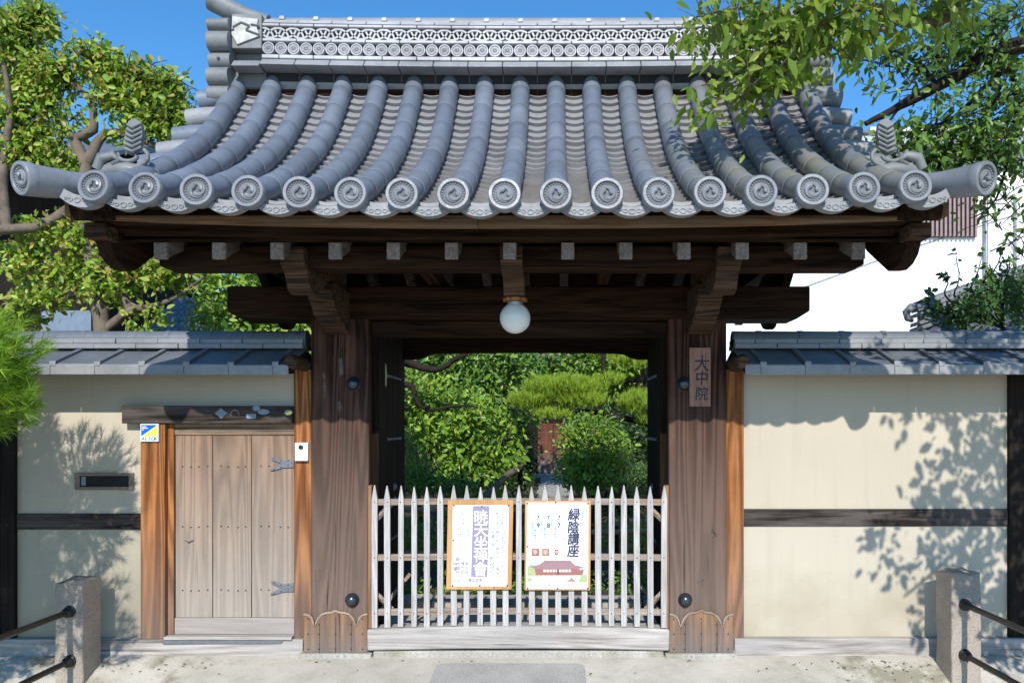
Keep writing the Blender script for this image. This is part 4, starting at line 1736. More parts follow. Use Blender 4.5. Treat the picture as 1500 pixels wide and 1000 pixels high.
# security sign
YS = -.011
def spx(px, py):
    q = at(px, py, YS)
    return q.x, q.z
q0, q1 = spx(205.5, 620.5), spx(232, 646.5)
t = thing('security_sign', ((q0[0] + q1[0]) / 2, YS, q1[1]), 'square blue and yellow security company sign on the orange door post', 'sign')
m = MB()
m.box(q0[0], q1[0], YS, YS + .014, q1[1], q0[1])
m.build('sign_board', M_swhite, t, bevel=.002)
m = MB()
m.prism([spx(207, 622), spx(230.5, 622), spx(207, 638.5)], 'Y', YS - .0015, YS - .0002)
m.build('blue_triangle', M_blue, t)
m = MB()
m.prism([spx(230.5, 622.6), spx(230.5, 638.5), spx(207.8, 638.5)], 'Y', YS - .0015, YS - .0002)
m.build('yellow_triangle', M_yellow, t)
m = MB()
for i, ch in enumerate('ALSOK'):
    x, z = spx(209.7 + i * 4.75, 642.3)
    m.glyph(ch, x, z, .036, YS - .001, sx=.92, bold=.012, shear=.15)
m.build('sign_lettering', M_blue, t)
m = MB()
for i, (a, b_) in enumerate(((208, 214.5), (208, 217), (208, 211))):
    m.prism([spx(a, 624 + i * 2.3), spx(b_, 624 + i * 2.3), spx(b_, 625.2 + i * 2.3), spx(a, 625.2 + i * 2.3)], 'Y', YS - .003, YS - .0017)
m.build('sign_text_lines', M_swhite, t)

# ------------------------------------------------------------------ granite barrier posts with iron rails
def barrier(px0, px1, ptop, label, ball_px, z1, z2):
    Y = -.31
    s = sc(Y)
    x0, x1 = (px0 - VPX) / s, (px1 - VPX) / s
    zt = EYE - (ptop - VPY) / s
    gzv = gz(x0, Y)
    t = thing('iron_barrier', ((x0 + x1) / 2, Y, gzv), label, 'barrier', 'granite post barriers beside the gate')
    for yy in (Y, Y - 2.3):
        zb = gz(x0, yy) - .12
        m = MB()
        n = 10
        for r_ in range(1):
            ring = []
            rnd_ = random.Random(int(px0 + yy * 10))
            vs, fs = [], []
            per = [(x0, yy), (x0 + (x1 - x0) * .33, yy - .004), (x0 + (x1 - x0) * .66, yy - .003), (x1, yy), (x1, yy + .1), (x1, yy + .21), (x0 + (x1 - x0) * .5, yy + .212), (x0, yy + .21), (x0, yy + .1)]
            K = len(per)
            for i in range(n + 1):
                z = zb + (zt - zb) * i / n
                for (px_, py_) in per:
                    tp = .0
                    vs.append((px_ + rnd_.uniform(-.005, .005), py_ + rnd_.uniform(-.005, .005), z + (rnd_.uniform(-.014, .012) if i == n else 0)))
            for i in range(n):
                for k in range(K):
                    l_ = (k + 1) % K
                    fs.append((i * K + k, i * K + l_, (i + 1) * K + l_, (i + 1) * K + k))
            cx, cy = (x0 + x1) / 2, yy + .105
            vs.append((cx, cy, zt + .018))
            for k in range(K):
                fs.append((n * K + k, n * K + (k + 1) % K, len(vs) - 1))
            m.add(vs, fs)
        m.build('granite_post', M_granite, t, bevel=.007, smooth=25)
    xb = (ball_px - VPX) / sc(Y - .03)
    for z in (z1, z2):
        m = MB()
        m.tube([(xb, Y - .0, z), (xb, Y - 2.3 + .2, z)], .019, 14)
        rl = m.build('rail', M_iron, t)
        m = MB()
        m.ball((xb, Y - .035, z), .034, 16)
        m.lathe((xb, Y - .002, z), (0, -1, 0), [(.04, -.01), (.04, .012), (.03, .02)], 16)
        m.build('collar', M_iron, rl)
    return t


barrier(1394, 1437, 840, 'right granite post holding two black iron rails, before the dappled wall', 1416, .43, .10)
barrier(80, 121, 852, 'left granite post holding two black iron rails, before the shaded wall', 99, .385, .06)

# ------------------------------------------------------------------ foliage tools
def norm(a):
    return a / np.maximum(1e-9, np.linalg.norm(a, axis=1, keepdims=True))


def mesh_np(name, vs, faces_n, k, mat, parent, smooth=False):
    """vs: (n*k,3) verts; faces given as list of index tuples within one leaf"""
    n = faces_n
    me = bpy.data.meshes.new(name)
    cnt = len(vs)
    org = vs.mean(0)
    me.vertices.add(cnt)
    me.vertices.foreach_set('co', (vs - org).astype(np.float32).ravel())
    idx, starts, tot = [], [], 0
    base = np.arange(n) * (cnt // n)
    loops = []
    for f in k:
        loops.append(base[:, None] + np.array(f)[None, :])
    sizes = [len(f) for f in k]
    allv = np.concatenate([l for l in loops], axis=1).ravel() if len(set(sizes)) == 1 else None
    nf = n * len(k)
    ls = sizes[0]
    me.loops.add(nf * ls)
    me.loops.foreach_set('vertex_index', allv.astype(np.int32))
    me.polygons.add(nf)
    me.polygons.foreach_set('loop_start', (np.arange(nf) * ls).astype(np.int32))
    me.update(calc_edges=True)
    me.validate()
    me.materials.append(mat)
    return link(name, me, parent, Vector(org))


def blob_points(rs, blobs, n, shell=2.2):
    bl = np.array(blobs, dtype=float)
    vol = bl[:, 3] * bl[:, 4] * bl[:, 5]
    wt = vol ** .8
    if bl.shape[1] > 6:
        wt = wt * bl[:, 6]
    ch = rs.choice(len(bl), n, p=wt / wt.sum())
    d = norm(rs.normal(size=(n, 3)))
    r = rs.uniform(0.05, 1, n) ** (1 / shell)
    # ragged outline
    r = r * (1 + rs.normal(0, .10, n))
    p = bl[ch, :3] + d * r[:, None] * bl[ch, 3:6]
    return p, d


def leaves(name, mat, parent, blobs, n, size, seed=1, clump=.12, per=10, up=.7, out=.6, droop=0.0, aspect=.5, shell=2.2, ymin=None, fold=.12, face=.95):
    rs = np.random.RandomState(seed)
    nc = max(1, n // per)
    cp, cd = blob_points(rs, blobs, nc, shell)
    idx = rs.randint(0, nc, n)
    p = cp[idx] + rs.normal(0, clump, (n, 3))
    if ymin is not None:
        p[:, 1] = np.maximum(p[:, 1], ymin + rs.uniform(0, .06, n))
    d = norm(cd[idx] * out + rs.normal(0, .75, (n, 3)) + np.array([0, 0, -droop]))
    nr = rs.normal(0, .55, (n, 3)) + np.array([0, -face, up]) + cd[idx] * .3
    sd = norm(np.cross(d, nr))
    nr = norm(np.cross(sd, d))
    Ls = (size * np.clip(rs.lognormal(-.08, .32, n), .4, 1.7))[:, None]
    W = Ls * aspect * .5
    b_ = p
    v = np.stack([b_, b_ + d * Ls * .32 + sd * W + nr * W * fold * 2, b_ + d * Ls * .72 + sd * W * .72 + nr * W * fold * 2 - nr * Ls * .04,
                  b_ + d * Ls - nr * Ls * .1,
                  b_ + d * Ls * .72 - sd * W * .72 + nr * W * fold * 2 - nr * Ls * .04, b_ + d * Ls * .32 - sd * W + nr * W * fold * 2], axis=1).reshape(-1, 3)
    return mesh_np(name, v, n, [(0, 1, 2, 3), (0, 3, 4, 5)], mat, parent)


def needles(name, mat, parent, blobs, ntuft, per, length, width, seed=1, spread=.5, up=1.0, out=.6, shell=3):
    rs = np.random.RandomState(seed)
    p, d = blob_points(rs, blobs, ntuft, shell)
    ax = norm(d * out + np.array([0, 0, up]) + rs.normal(0, .25, (ntuft, 3)))
    n = ntuft * per
    idx = np.repeat(np.arange(ntuft), per)
    dr = norm(ax[idx] + rs.normal(0, spread, (n, 3)))
    sd = norm(np.cross(dr, rs.normal(size=(n, 3))))
    Ls = (length * rs.uniform(.65, 1.2, n))[:, None]
    b_ = p[idx] + ax[idx] * rs.uniform(0, length * .7, n)[:, None]
    v = np.stack([b_ - sd * width * .5, b_ + sd * width * .5, b_ + dr * Ls], axis=1).reshape(-1, 3)
    return mesh_np(name, v, n, [(0, 1, 2)], mat, parent)


def limb_tubes(m, paths, wob=.0, seed=2, seg=9):
    rd = random.Random(seed)
    for pts, r0, r1 in paths:
        pp = [Vector(q) for q in pts]
        out, rad = [], []
        tot = len(pp) - 1
        for i in range(tot):
            for k in range(4):
                t_ = k / 4
                q0 = pp[max(i - 1, 0)]; q1 = pp[i]; q2 = pp[i + 1]; q3 = pp[min(i + 2, tot)]
                v = .5 * ((2 * q1) + (q2 - q0) * t_ + (2 * q0 - 5 * q1 + 4 * q2 - q3) * t_ ** 2 + (3 * q1 - q0 - 3 * q2 + q3) * t_ ** 3)
                v += Vector((rd.uniform(-wob, wob), rd.uniform(-wob, wob), rd.uniform(-wob, wob)))
                out.append(v)
                u = (i + t_) / tot
                rad.append((r0 + (r1 - r0) * u) * rd.uniform(.9, 1.12))
        out.append(pp[-1]); rad.append(r1)
        m.tube(out, rad, seg)


def twigs(parent, mat, blobs, n, length, r_, seed=1, droop=0.0):
    rs = np.random.RandomState(seed)
    p, d = blob_points(rs, blobs, n, 2.5)
    m = MB()
    for i in range(n):
        v = Vector(rs.normal(0, 1, 3)) * .6 + Vector(d[i]) + Vector((0, 0, .2 - droop))
        v.normalize()
        l = length * rs.uniform(.5, 1.3)
        a = Vector(p[i]) - v * l * .6
        k = Vector(rs.normal(0, .12, 3)) * l
        m.tube([a, a + v * l * .5 + k, a + v * l], [r_, r_ * .7, r_ * .3], 4, caps=False)
    return m.build('twigs', mat, parent, recalc=False)


def pb(px, py, rx, ry, Y, ryd=None, wt=1.0):
    """blob seen at pixel with pixel radii, at depth Y"""
    q = at(px, py, Y)
    s = sc(Y)
    return (q.x, q.y, q.z, rx / s, ryd if ryd else (rx + ry) / 2 / s, ry / s, wt)


# ------------------------------------------------------------------ left tree behind the wall (pale bark, ragged crown)
YT = 2.4
t = thing('crape_myrtle', (at(146, 0, YT).x, YT, 0), 'crooked pale-barked tree with reddish leaf tips behind the left wall', 'tree', 'trees around the gate')
A = lambda px, py, dy=0.0: at(px, py, YT + dy)
m = MB()
base = at(150, 0, YT).x
limb_tubes(m, [
    ([(base, YT, 0), (base + .03, YT, 1.2), A(146, 560), A(150, 487), A(140, 420), A(126, 320), A(126, 238)], .085, .06),
    ([A(126, 240), A(112, 204), A(136, 190), A(136, 160), A(129, 143), A(102, 119), A(75, 98)], .06, .014),
    ([A(129, 145), A(160, 135), A(172, 118), A(190, 90)], .035, .01),
    ([A(129, 238), A(146, 204), A(170, 194), A(204, 204), A(238, 217), A(262, 205)], .055, .014),
    ([A(175, 193), A(200, 180), A(222, 165), A(250, 150)], .03, .008),
    ([A(143, 490), A(190, 456), A(221, 449), A(258, 436), A(299, 405)], .05, .012),
    ([A(190, 456), A(180, 430), A(165, 405), A(140, 370), A(125, 345)], .04, .01),
    ([A(205, 452), A(185, 440), A(176, 425), A(205, 410)], .02, .008),
    ([A(126, 290), A(60, 330, -.2), A(10, 335, -.3), A(-60, 340, -.3)], .05, .045),
    ([A(112, 206), A(80, 170), A(40, 150), A(10, 120)], .03, .01),
    ([A(140, 420), A(90, 440), A(50, 455), A(10, 450)], .03, .01),
    ([A(10, 335, -.3), A(5, 250, -.2), A(15, 150, -.2), A(-5, 60, -.2)], .05, .015),
], .006)
m.build('trunk', M_bark, t, smooth=60)
bl = [pb(25, 50, 48, 34, YT), pb(62, 22, 26, 16, YT), pb(20, 105, 40, 20, YT), pb(75, 112, 38, 22, YT), pb(60, 150, 38, 18, YT), pb(140, 85, 40, 18, YT), pb(165, 110, 36, 20, YT), pb(215, 115, 36, 20, YT), pb(195, 150, 36, 16, YT), pb(245, 135, 34, 20, YT), pb(262, 170, 24, 24, YT),
      pb(225, 185, 34, 14, YT), pb(150, 145, 22, 14, YT), pb(20, 180, 42, 24, YT), pb(70, 200, 36, 16, YT), pb(35, 225, 48, 22, YT), pb(90, 240, 34, 14, YT), pb(185, 195, 20, 10, YT), pb(110, 165, 20, 14, YT, None, .6)]
twigs(t, M_barkd, bl, 330, .38, .007, 51)
leaves('crown', M_lf_myrtle, t, bl, 11500, .066, 3, clump=.06, per=14, aspect=.55)
bl = [pb(35, 385, 40, 22, YT), pb(115, 350, 36, 26, YT), pb(60, 340, 40, 18, YT, None, .6), pb(190, 385, 40, 24, YT), pb(245, 400, 36, 18, YT), pb(150, 425, 46, 14, YT), pb(60, 435, 46, 14, YT), pb(20, 470, 36, 16, YT), pb(215, 465, 36, 10, YT, None, .5), pb(110, 395, 34, 14, YT)]
leaves('lower_crown', M_lf_myrtle, t, bl, 5600, .066, 4, clump=.06, per=14, aspect=.55)

# bright hedge between tree and gate
t = thing('broadleaf_shrub', (-3.35, 3.2, 0), 'bright green shrub showing over the left wall beside the gate', 'shrub', 'shrubs around the gate')
m = MB(); limb_tubes(m, [([(-3.35, 3.2, 0), (-3.3, 3.2, 1.2), (-3.4, 3.2, 2.4)], .05, .015), ([(-3.32, 3.2, 1.0), (-3.0, 3.1, 2.3)], .03, .01), ([(-3.32, 3.2, 1.1), (-3.7, 3.3, 2.2)], .03, .01)], .01)
m.build('trunk', M_barkd, t)
leaves('crown', M_lf_bright, t, [(-3.1, 3.2, 3.1, .6, .5, .45), (-3.55, 3.25, 3.15, .5, .5, .5), (-3.6, 3.3, 2.7, .5, .5, .5), (-2.6, 3.2, 3.0, .55, .5, .5), (-2.2, 3.3, 2.8, .4, .4, .5), (-2.9, 3.1, 2.5, .7, .4, .4), (-3.2, 3.2, 1.9, .8, .5, .6)], 12000, .07, 5, clump=.08)

# foreground pine at the left edge
t = thing('pine_tree', (-4.15, -1.25, gz(0, -1.2)), 'young pine with long fresh needles at the left edge before the wall', 'pine', 'pines around the gate')
m = MB()
limb_tubes(m, [([(-4.15, -1.25, -.25), (-4.1, -1.22, .8), (-4.2, -1.2, 1.7), (-4.1, -1.2, 2.6)], .07, .02), ([(-4.15, -1.2, 1.3), (-3.7, -1.1, 1.65), (-3.2, -1.05, 1.85)], .03, .01), ([(-4.15, -1.2, 1.0), (-3.7, -1.1, 1.25), (-3.45, -1.05, 1.3)], .03, .01), ([(-4.12, -1.22, 1.2), (-3.9, -1.6, 1.4), (-3.5, -1.75, 1.6)], .03, .01), ([(-4.15, -1.22, 1.7), (-3.95, -1.6, 2.0), (-3.7, -1.75, 2.15)], .03, .01)], .008)
m.build('trunk', M_barkd, t)
needles('needles', M_ndl_f, t, [(-3.42, -1.05, 2.02, .40, .36, .20), (-3.38, -1.05, 1.72, .38, .3, .16), (-3.95, -1.05, 2.25, .4, .4, .3), (-3.8, -1.1, 1.15, .34, .35, .22), (-4.15, -1.1, 1.7, .5, .4, .35), (-4.0, -1.0, .7, .35, .35, .25), (-3.3, -1.05, 1.85, .3, .3, .2)], 2600, 34, .085, .0042, 6, spread=.5, up=.6, out=1.2, shell=5)
needles('needles', M_ndl_f, t, [(-3.45, -1.75, 1.65, .42, .3, .28), (-3.75, -1.75, 2.2, .45, .3, .28), (-4.1, -1.7, 2.6, .5, .3, .3), (-3.9, -1.7, 1.7, .4, .3, .3), (-3.2, -1.7, 1.35, .32, .25, .22), (-3.7, -1.7, 1.25, .4, .3, .25), (-4.3, -1.6, 1.2, .4, .3, .4)], 1500, 30, .10, .0045, 61, spread=.6, up=.6, out=1.0, shell=2.5)

# ------------------------------------------------------------------ right: cherry whose boughs reach over the roof
t = thing('cherry_tree', (4.2, -2.4, gz(0, -2)), 'cherry tree at right whose leafy bough hangs before the roof', 'tree', 'trees around the gate')
YC = -1.0
C_ = lambda px, py, dy=0.0: at(px, py, YC + dy)
m = MB()
limb_tubes(m, [
    ([(4.2, -2.4, -.3), (4.1, -2.4, 1.5), (3.8, -2.2, 3.2), (3.3, -1.7, 4.6), (2.9, -1.3, 5.0)], .16, .06),
    ([(3.8, -2.2, 3.2), (3.3, -1.6, 3.9), C_(1440, -15), C_(1400, 14), C_(1374, 31), C_(1323, 31), C_(1272, 10), C_(1215, 30), C_(1150, 60), C_(1090, 110)], .05, .006),
    ([C_(1323, 31), C_(1250, 60), C_(1190, 75), C_(1120, 110)], .012, .004),
    ([C_(1272, 10), C_(1180, -10), C_(1090, 10), C_(1020, 25)], .014, .004),
    ([C_(1150, 60), C_(1110, 120), C_(1060, 165), C_(1020, 180)], .008, .003),
    ([(3.3, -1.7, 4.6), (2.4, -1.6, 4.8), (1.6, -1.7, 4.9)], .04, .012),
    ([(3.8, -2.2, 3.2), (3.2, -2.4, 3.0), (2.8, -2.4, 2.5), (2.45, -2.4, 2.2)], .03, .008),
    ([(3.8, -2.2, 3.0), (3.3, -2.5, 2.5), (2.9, -2.5, 1.9)], .025, .006),
], .004)
m.build('trunk', M_bark, t, smooth=60)
bl = [pb(1110, 28, 75, 26, YC, .3), pb(1200, 34, 66, 26, YC, .3), pb(1135, 74, 52, 26, YC, .3), pb(1105, 105, 36, 22, YC, .2), pb(1060, 128, 32, 20, YC, .15), pb(1028, 160, 22, 9, YC, .1),
      pb(1280, 20, 60, 24, YC, .3), pb(1380, 10, 70, 22, YC, .3), pb(1040, 14, 52, 16, YC, .2), pb(1090, 135, 24, 16, YC, .15), pb(1240, 75, 28, 10, YC, .2, .5), pb(1008, 38, 20, 12, YC, .1)]
twigs(t, M_bark, bl, 130, .34, .004, 52, .4)
leaves('crown', M_lf_cherry, t, bl, 1900, .076, 8, clump=.075, per=6, up=.5, droop=.75, aspect=.46, shell=2.0)
bl = [(1.9, -1.7, 5.0, .55, .4, .3), (1.35, -1.7, 4.7, .4, .4, .25), (2.35, -1.7, 4.6, .5, .4, .35), (2.0, -1.6, 4.35, .4, .3, .2), (2.9, -1.6, 4.9, .6, .5, .4)]
leaves('crown', M_lf_cherry, t, bl, 1500, .10, 9, clump=.09, per=6, up=.5, droop=.6, aspect=.46)
bl = [(2.8, -2.4, 2.95, .32, .3, .34), (3.1, -2.4, 3.3, .4, .3, .4), (2.42, -2.4, 2.55, .2, .2, .26), (2.78, -2.4, 2.35, .26, .25, .3), (3.15, -2.4, 2.6, .3, .3, .5), (3.3, -2.45, 1.9, .4, .3, .4), (2.62, -2.35, 2.05, .18, .2, .2), (2.7, -2.4, 3.75, .55, .3, .3), (3.3, -2.4, 3.9, .5, .3, .3), (3.0, -2.4, 2.0, .25, .25, .3)]
leaves('crown', M_lf_cherry, t, bl, 2700, .075, 10, clump=.06, per=9, up=.5, droop=.6, aspect=.5)

# tree behind the gate on the right, its shade painted into darker leaves
YB = 1.2
t = thing('shade_tree', (at(1560, 0, YB).x, YB, 0), 'branching tree with shade-darkened leaf colour behind the right end of the gate roof', 'tree', 'trees around the gate')
D_ = lambda px, py, dy=0.0: at(px, py, YB + dy)
m = MB()
tx = at(1580, 0, YB).x
limb_tubes(m, [
    ([(tx, YB, 0), (tx, YB, 2.5), D_(1570, 130), D_(1500, 65), D_(1374, 126), D_(1323, 153), D_(1268, 182)], .12, .02),
    ([D_(1500, 65), D_(1520, 0), D_(1500, -60)], .07, .03),
    ([D_(1490, 90), D_(1440, 130), D_(1400, 170), D_(1330, 200)], .03, .007),
    ([D_(1374, 126), D_(1340, 90), D_(1290, 70), D_(1250, 80)], .02, .005),
    ([D_(1440, 95), D_(1430, 50), D_(1400, 10)], .02, .006),
    ([D_(1323, 153), D_(1300, 180), D_(1275, 215)], .015, .005),
    ([D_(1480, 90), D_(1490, 160), D_(1470, 220), D_(1440, 300)], .03, .006),
    ([D_(1490, 170), D_(1460, 290), D_(1420, 320)], .015, .004),
], .006)
m.build('trunk', M_barkd, t, smooth=60)
bl = [pb(1440, 60, 70, 50, YB, .4), pb(1470, 150, 60, 45, YB, .4), pb(1370, 70, 60, 40, YB, .3, .7), pb(1330, 110, 55, 28, YB, .3, .5), pb(1390, 190, 65, 32, YB, .4), pb(1460, 220, 60, 35, YB, .4), pb(1290, 80, 40, 30, YB, .2, .5),
      pb(1400, 240, 60, 22, YB, .3), pb(1300, 190, 35, 14, YB, .2, .5), pb(1460, 295, 45, 25, YB, .25, .6), pb(1500, 350, 30, 40, YB, .2, .5), pb(1350, 240, 55, 30, YB, .3), pb(1310, 220, 40, 25, YB, .3, .7), pb(1250, 60, 30, 20, YB, .15, .5)]
twigs(t, M_barkd, bl, 260, .4, .006, 53, .2)
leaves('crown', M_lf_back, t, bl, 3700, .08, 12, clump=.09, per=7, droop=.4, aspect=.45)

# ------------------------------------------------------------------ garden seen through the gate
def bush(name, label, cat, loc, blobs, mat, n, size, seed, trunk=None, group='shrubs in the garden', clump=.1, **k):
    t = thing(name, loc, label, cat, group)
    m = MB()
    x, y, z = loc
    tr = trunk or [([(x, y, 0), (x + .05, y, .5), (x - .03, y, 1.1)], .04, .012), ([(x, y, .2), (x + .3, y - .05, .9)], .025, .008), ([(x, y, .2), (x - .3, y - .05, .8)], .025, .008)]
    limb_tubes(m, tr, .008)
    m.build('trunk', M_barkd, t, smooth=60)
    twigs(t, M_bark, blobs, 70, .4, .007, seed + 100)
    leaves('crown', mat, t, blobs, n, size, seed, clump=clump, **k)
    return t


YG = 6.2
bush('camellia_shrub', 'large glossy broadleaf shrub filling the left of the gate opening', 'shrub', (-1.55, YG, 0),
     [pb(630, 640, 55, 45, YG), pb(690, 670, 50, 40, YG), pb(620, 590, 50, 40, YG), pb(680, 610, 50, 40, YG), pb(640, 690, 60, 26, YG), pb(735, 650, 30, 55, YG, None, .8)],
     M_lf_bright, 5600, .095, 21, clump=.10)
bush('nandina_shrub', 'finer darker shrub low at the left of the opening behind the fence', 'shrub', (-1.3, 5.3, 0),
     [pb(615, 700, 34, 22, 5.3), pb(665, 712, 36, 16, 5.3), pb(600, 655, 18, 24, 5.3, None, .6)], M_lf_mid, 2600, .055, 28, clump=.07, aspect=.32)
Y2 = 7.5
bush('oak_tree', 'mid green evergreen tree with bare dark limbs, upper left of the opening', 'tree', (-1.9, Y2, 0),
     [pb(610, 540, 45, 40, Y2), pb(660, 560, 50, 40, Y2), pb(720, 540, 55, 45, Y2), pb(650, 510, 70, 25, Y2), pb(760, 520, 50, 30, Y2)],
     M_lf_mid, 6500, .09, 22,
     trunk=[([(-2.3, Y2, 0), (-2.4, Y2 - .3, 1.5), at(575, 540, 5.3), at(600, 532, 5.3), at(622, 540, 5.3), at(645, 540, 5.3), at(668, 525, 5.3), at(690, 515, 5.3)], .08, .025),
            ([at(575, 565, 5.2), at(602, 565, 5.2), at(610, 585, 5.2), at(628, 600, 5.2), at(668, 594, 5.2), at(700, 596, 5.2)], .05, .012)], group='trees in the garden')
Y3 = 5.9
bush('pine_tree', 'spreading garden pine with bright layered needle pads, right of the opening', 'pine', (1.5, Y3 + .3, 0), [(1.4, Y3 + .2, 2.0, .3, .2, .3)], M_lf_dark, 1, .01, 1,
     trunk=[([(1.5, Y3 + .3, 0), (1.42, Y3 + .3, .9), (1.5, Y3 + .2, 1.7), (1.3, Y3 + .2, 2.4), (1.35, Y3 + .2, 3.0)], .09, .04), ([(1.5, Y3 + .2, 1.6), at(880, 605, Y3 + .1), at(820, 600, Y3 + .1), at(765, 592, Y3)], .05, .02), ([(1.3, Y3 + .2, 2.3), at(890, 555, Y3), at(884, 520, Y3), at(880, 505, Y3)], .04, .03)], group='pines around the gate')
pine = bpy.data.objects['pine_tree.001']
for o in list(pine.children):
    if o.name.startswith('crown'):
        bpy.data.objects.remove(o)
needles('needles', M_ndl, pine, [pb(828, 572, 58, 15, Y3, .5), pb(778, 591, 32, 9, Y3, .45), pb(852, 590, 34, 9, Y3 - .2, .3), pb(810, 610, 27, 5, Y3 - .2, .3), pb(932, 533, 30, 10, Y3, .4), pb(934, 592, 24, 14, Y3, .4), pb(952, 618, 18, 6, Y3, .3), pb(890, 522, 24, 7, Y3 + .3, .3), pb(893, 560, 20, 6, Y3, .3)], 2300, 20, .092, .0075, 23, spread=.34, up=1.4, out=.5, shell=6)
Y4 = 5.1
bush('maple_shrub', 'fine-leaved bright shrub beside the inner door, right of the path', 'shrub', (at(865, 0, Y4).x, Y4, 0),
     [pb(850, 650, 28, 35, Y4), pb(880, 690, 40, 25, Y4), pb(845, 690, 25, 28, Y4), pb(870, 635, 35, 25, Y4), pb(900, 660, 30, 25, Y4, None, .6)], M_lf_bright, 4200, .06, 24, clump=.09)
Y5 = 6.0
bush('clipped_hedge', 'low clipped dark hedge behind the right end of the fence', 'hedge', (at(915, 0, Y5).x, Y5, 0),
     [pb(920, 715, 58, 32, Y5, .5), pb(885, 730, 40, 28, Y5, .4), pb(945, 705, 40, 26, Y5, .5)], M_lf_hedge, 6000, .035, 25, clump=.05, shell=5)
Y6 = 9.5
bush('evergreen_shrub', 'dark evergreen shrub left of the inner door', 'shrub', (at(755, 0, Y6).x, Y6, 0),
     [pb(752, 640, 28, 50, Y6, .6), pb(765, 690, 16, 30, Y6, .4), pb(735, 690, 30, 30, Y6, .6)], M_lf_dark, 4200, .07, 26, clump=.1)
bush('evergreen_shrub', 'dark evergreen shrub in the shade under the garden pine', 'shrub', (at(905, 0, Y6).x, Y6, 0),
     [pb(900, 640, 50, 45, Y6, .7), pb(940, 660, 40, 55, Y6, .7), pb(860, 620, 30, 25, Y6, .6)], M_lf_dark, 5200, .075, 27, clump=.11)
# tall trees further back
for i, (px_, py_, rx_, ry_, Yb, mat_, n_, lab) in enumerate((
        (710, 520, 180, 100, 13, M_lf_mid, 11000, 'tall mid green tree behind the camellia at left of the garden'),
        (905, 520, 85, 60, 12, M_lf_bright, 6000, 'sunlit yellow-green maple above the garden pine'),
        (960, 560, 90, 110, 14, M_lf_mid, 6000, 'tall tree at the far right of the garden behind the pine'),
        (560, 600, 120, 120, 12, M_lf_dark, 5000, 'dark tree at the far left of the garden behind the open door'))):
    q = at(px_, py_, Yb)
    s_ = sc(Yb)
    bush('garden_tree', lab, 'tree', (q.x, Yb, 0), [(q.x, Yb, q.z, rx_ / s_, .9, ry_ / s_), (q.x + .4, Yb, q.z + .3, rx_ / s_ * .6, .8, ry_ / s_ * .8)], mat_, n_, .13, 40 + i,
         trunk=[([(q.x, Yb, 0), (q.x + .1, Yb, 1.2), (q.x, Yb, q.z + .6)], .12, .04), ([(q.x, Yb, 1.2), (q.x + .8, Yb, q.z + .3)], .06, .02), ([(q.x, Yb, 1.1), (q.x - .8, Yb, q.z + .2)], .06, .02)], group='trees in the garden', clump=.16)

# inner building at the end of the path
YI = 19.0
t = thing('inner_building', (0, YI, 0), 'dark building at the end of the path with a reddish double door', 'building')
m = MB(); m.box(-9, 9, YI, YI + .3, 0, 4.4)
m.build('wall', M_black, t)
M_red = wood('red_door', (0.09, .03, .02), (0.22, .09, .06), 'Z', grey=(.3, .27, .25), gz=(0.0, .9), gamt=1)
dl, dr_ = at(788, 0, YI).x, at(833, 0, YI).x
zdt, zdb = at(0, 620, YI).z, .12
for a, b_ in ((dl, (dl + dr_) / 2 - .01), ((dl + dr_) / 2 + .01, dr_)):
    m = MB(); m.box(a, b_, YI - .12, YI - .05, zdb, zdt); d_ = m.build('door', M_red, t, bevel=.01)
    m = MB()
    for zz in (.72, .5, .28):
        for k in range(7):
            m.ball((a + (b_ - a) * (k + .5) / 7, YI - .12, zdb + (zdt - zdb) * (zz + .1)), .016, 7, True, (0, -1, 0))
    m.build('studs', M_strap, d_)
m = MB(); m.box(dl - .25, dr_ + .25, YI - .5, YI - .05, 0, .11); m.build('door_step', M_slab, t, bevel=.01)
m = MB(); m.prism([(YI - 1.1, 3.4), (YI + 2.5, 5.6), (YI + 2.5, 5.75), (YI - 1.1, 3.55)], 'X', -9.5, 9.5); m.build('roof', M_tile, t)

# bamboo rails and low ground cover behind the fence
def rail(name, label, pts, r_, group='bamboo rails in the garden'):
    m = MB()
    pts = [Vector(p_) for p_ in pts]
    out, rad = [], []
    n = max(3, int((pts[-1] - pts[0]).length / .25))
    for i in range(n + 1):
        p_ = pts[0].lerp(pts[-1], i / n)
        for d_, rr_ in ((-.012, 1.0), (0, 1.12), (.012, 1.0)):
            out.append(p_ + (pts[-1] - pts[0]).normalized() * d_); rad.append(r_ * rr_)
    m.tube(out, rad, 12)
    return m
q = [at(592, 746, 2.6), at(668, 746, 2.6)]
t = thing('bamboo_rail', (q[0].x, 2.6, 0), 'bamboo rail on posts behind the left half of the fence', 'rail', 'bamboo rails in the garden')
for z_ in (q[0].z, q[0].z - .45):
    rail('', '', [(-2.2, 2.6, z_), (-.42, 2.6, z_)], .028).build('rail_pole', M_bamboo, t)
for x_ in (-2.0, -1.2, -.45):
    m = MB(); m.tube([(x_, 2.64, 0), (x_, 2.64, q[0].z + .06)], .03, 10); m.build('rail_post', M_barkd, t)
t = thing('bamboo_rail', (.9, 2.6, 0), 'bamboo rail on posts behind the right half of the fence', 'rail', 'bamboo rails in the garden')
z_ = at(0, 779, 2.6).z
rail('', '', [(.32, 2.6, z_), (2.0, 2.6, z_)], .028).build('rail_pole', M_bamboo, t)
rail('', '', [(.32, 2.6, z_ - .42), (2.0, 2.6, z_ - .42)], .026).build('rail_pole', M_bamboo, t)
for x_ in (.36, .62, 1.2):
    m = MB(); m.tube([(x_, 2.64, 0), (x_, 2.64, z_ + .06)], .03, 10); m.build('rail_post', M_barkd, t)
a, b_ = at(716, 722, 4.6), at(762, 683, 6.4)
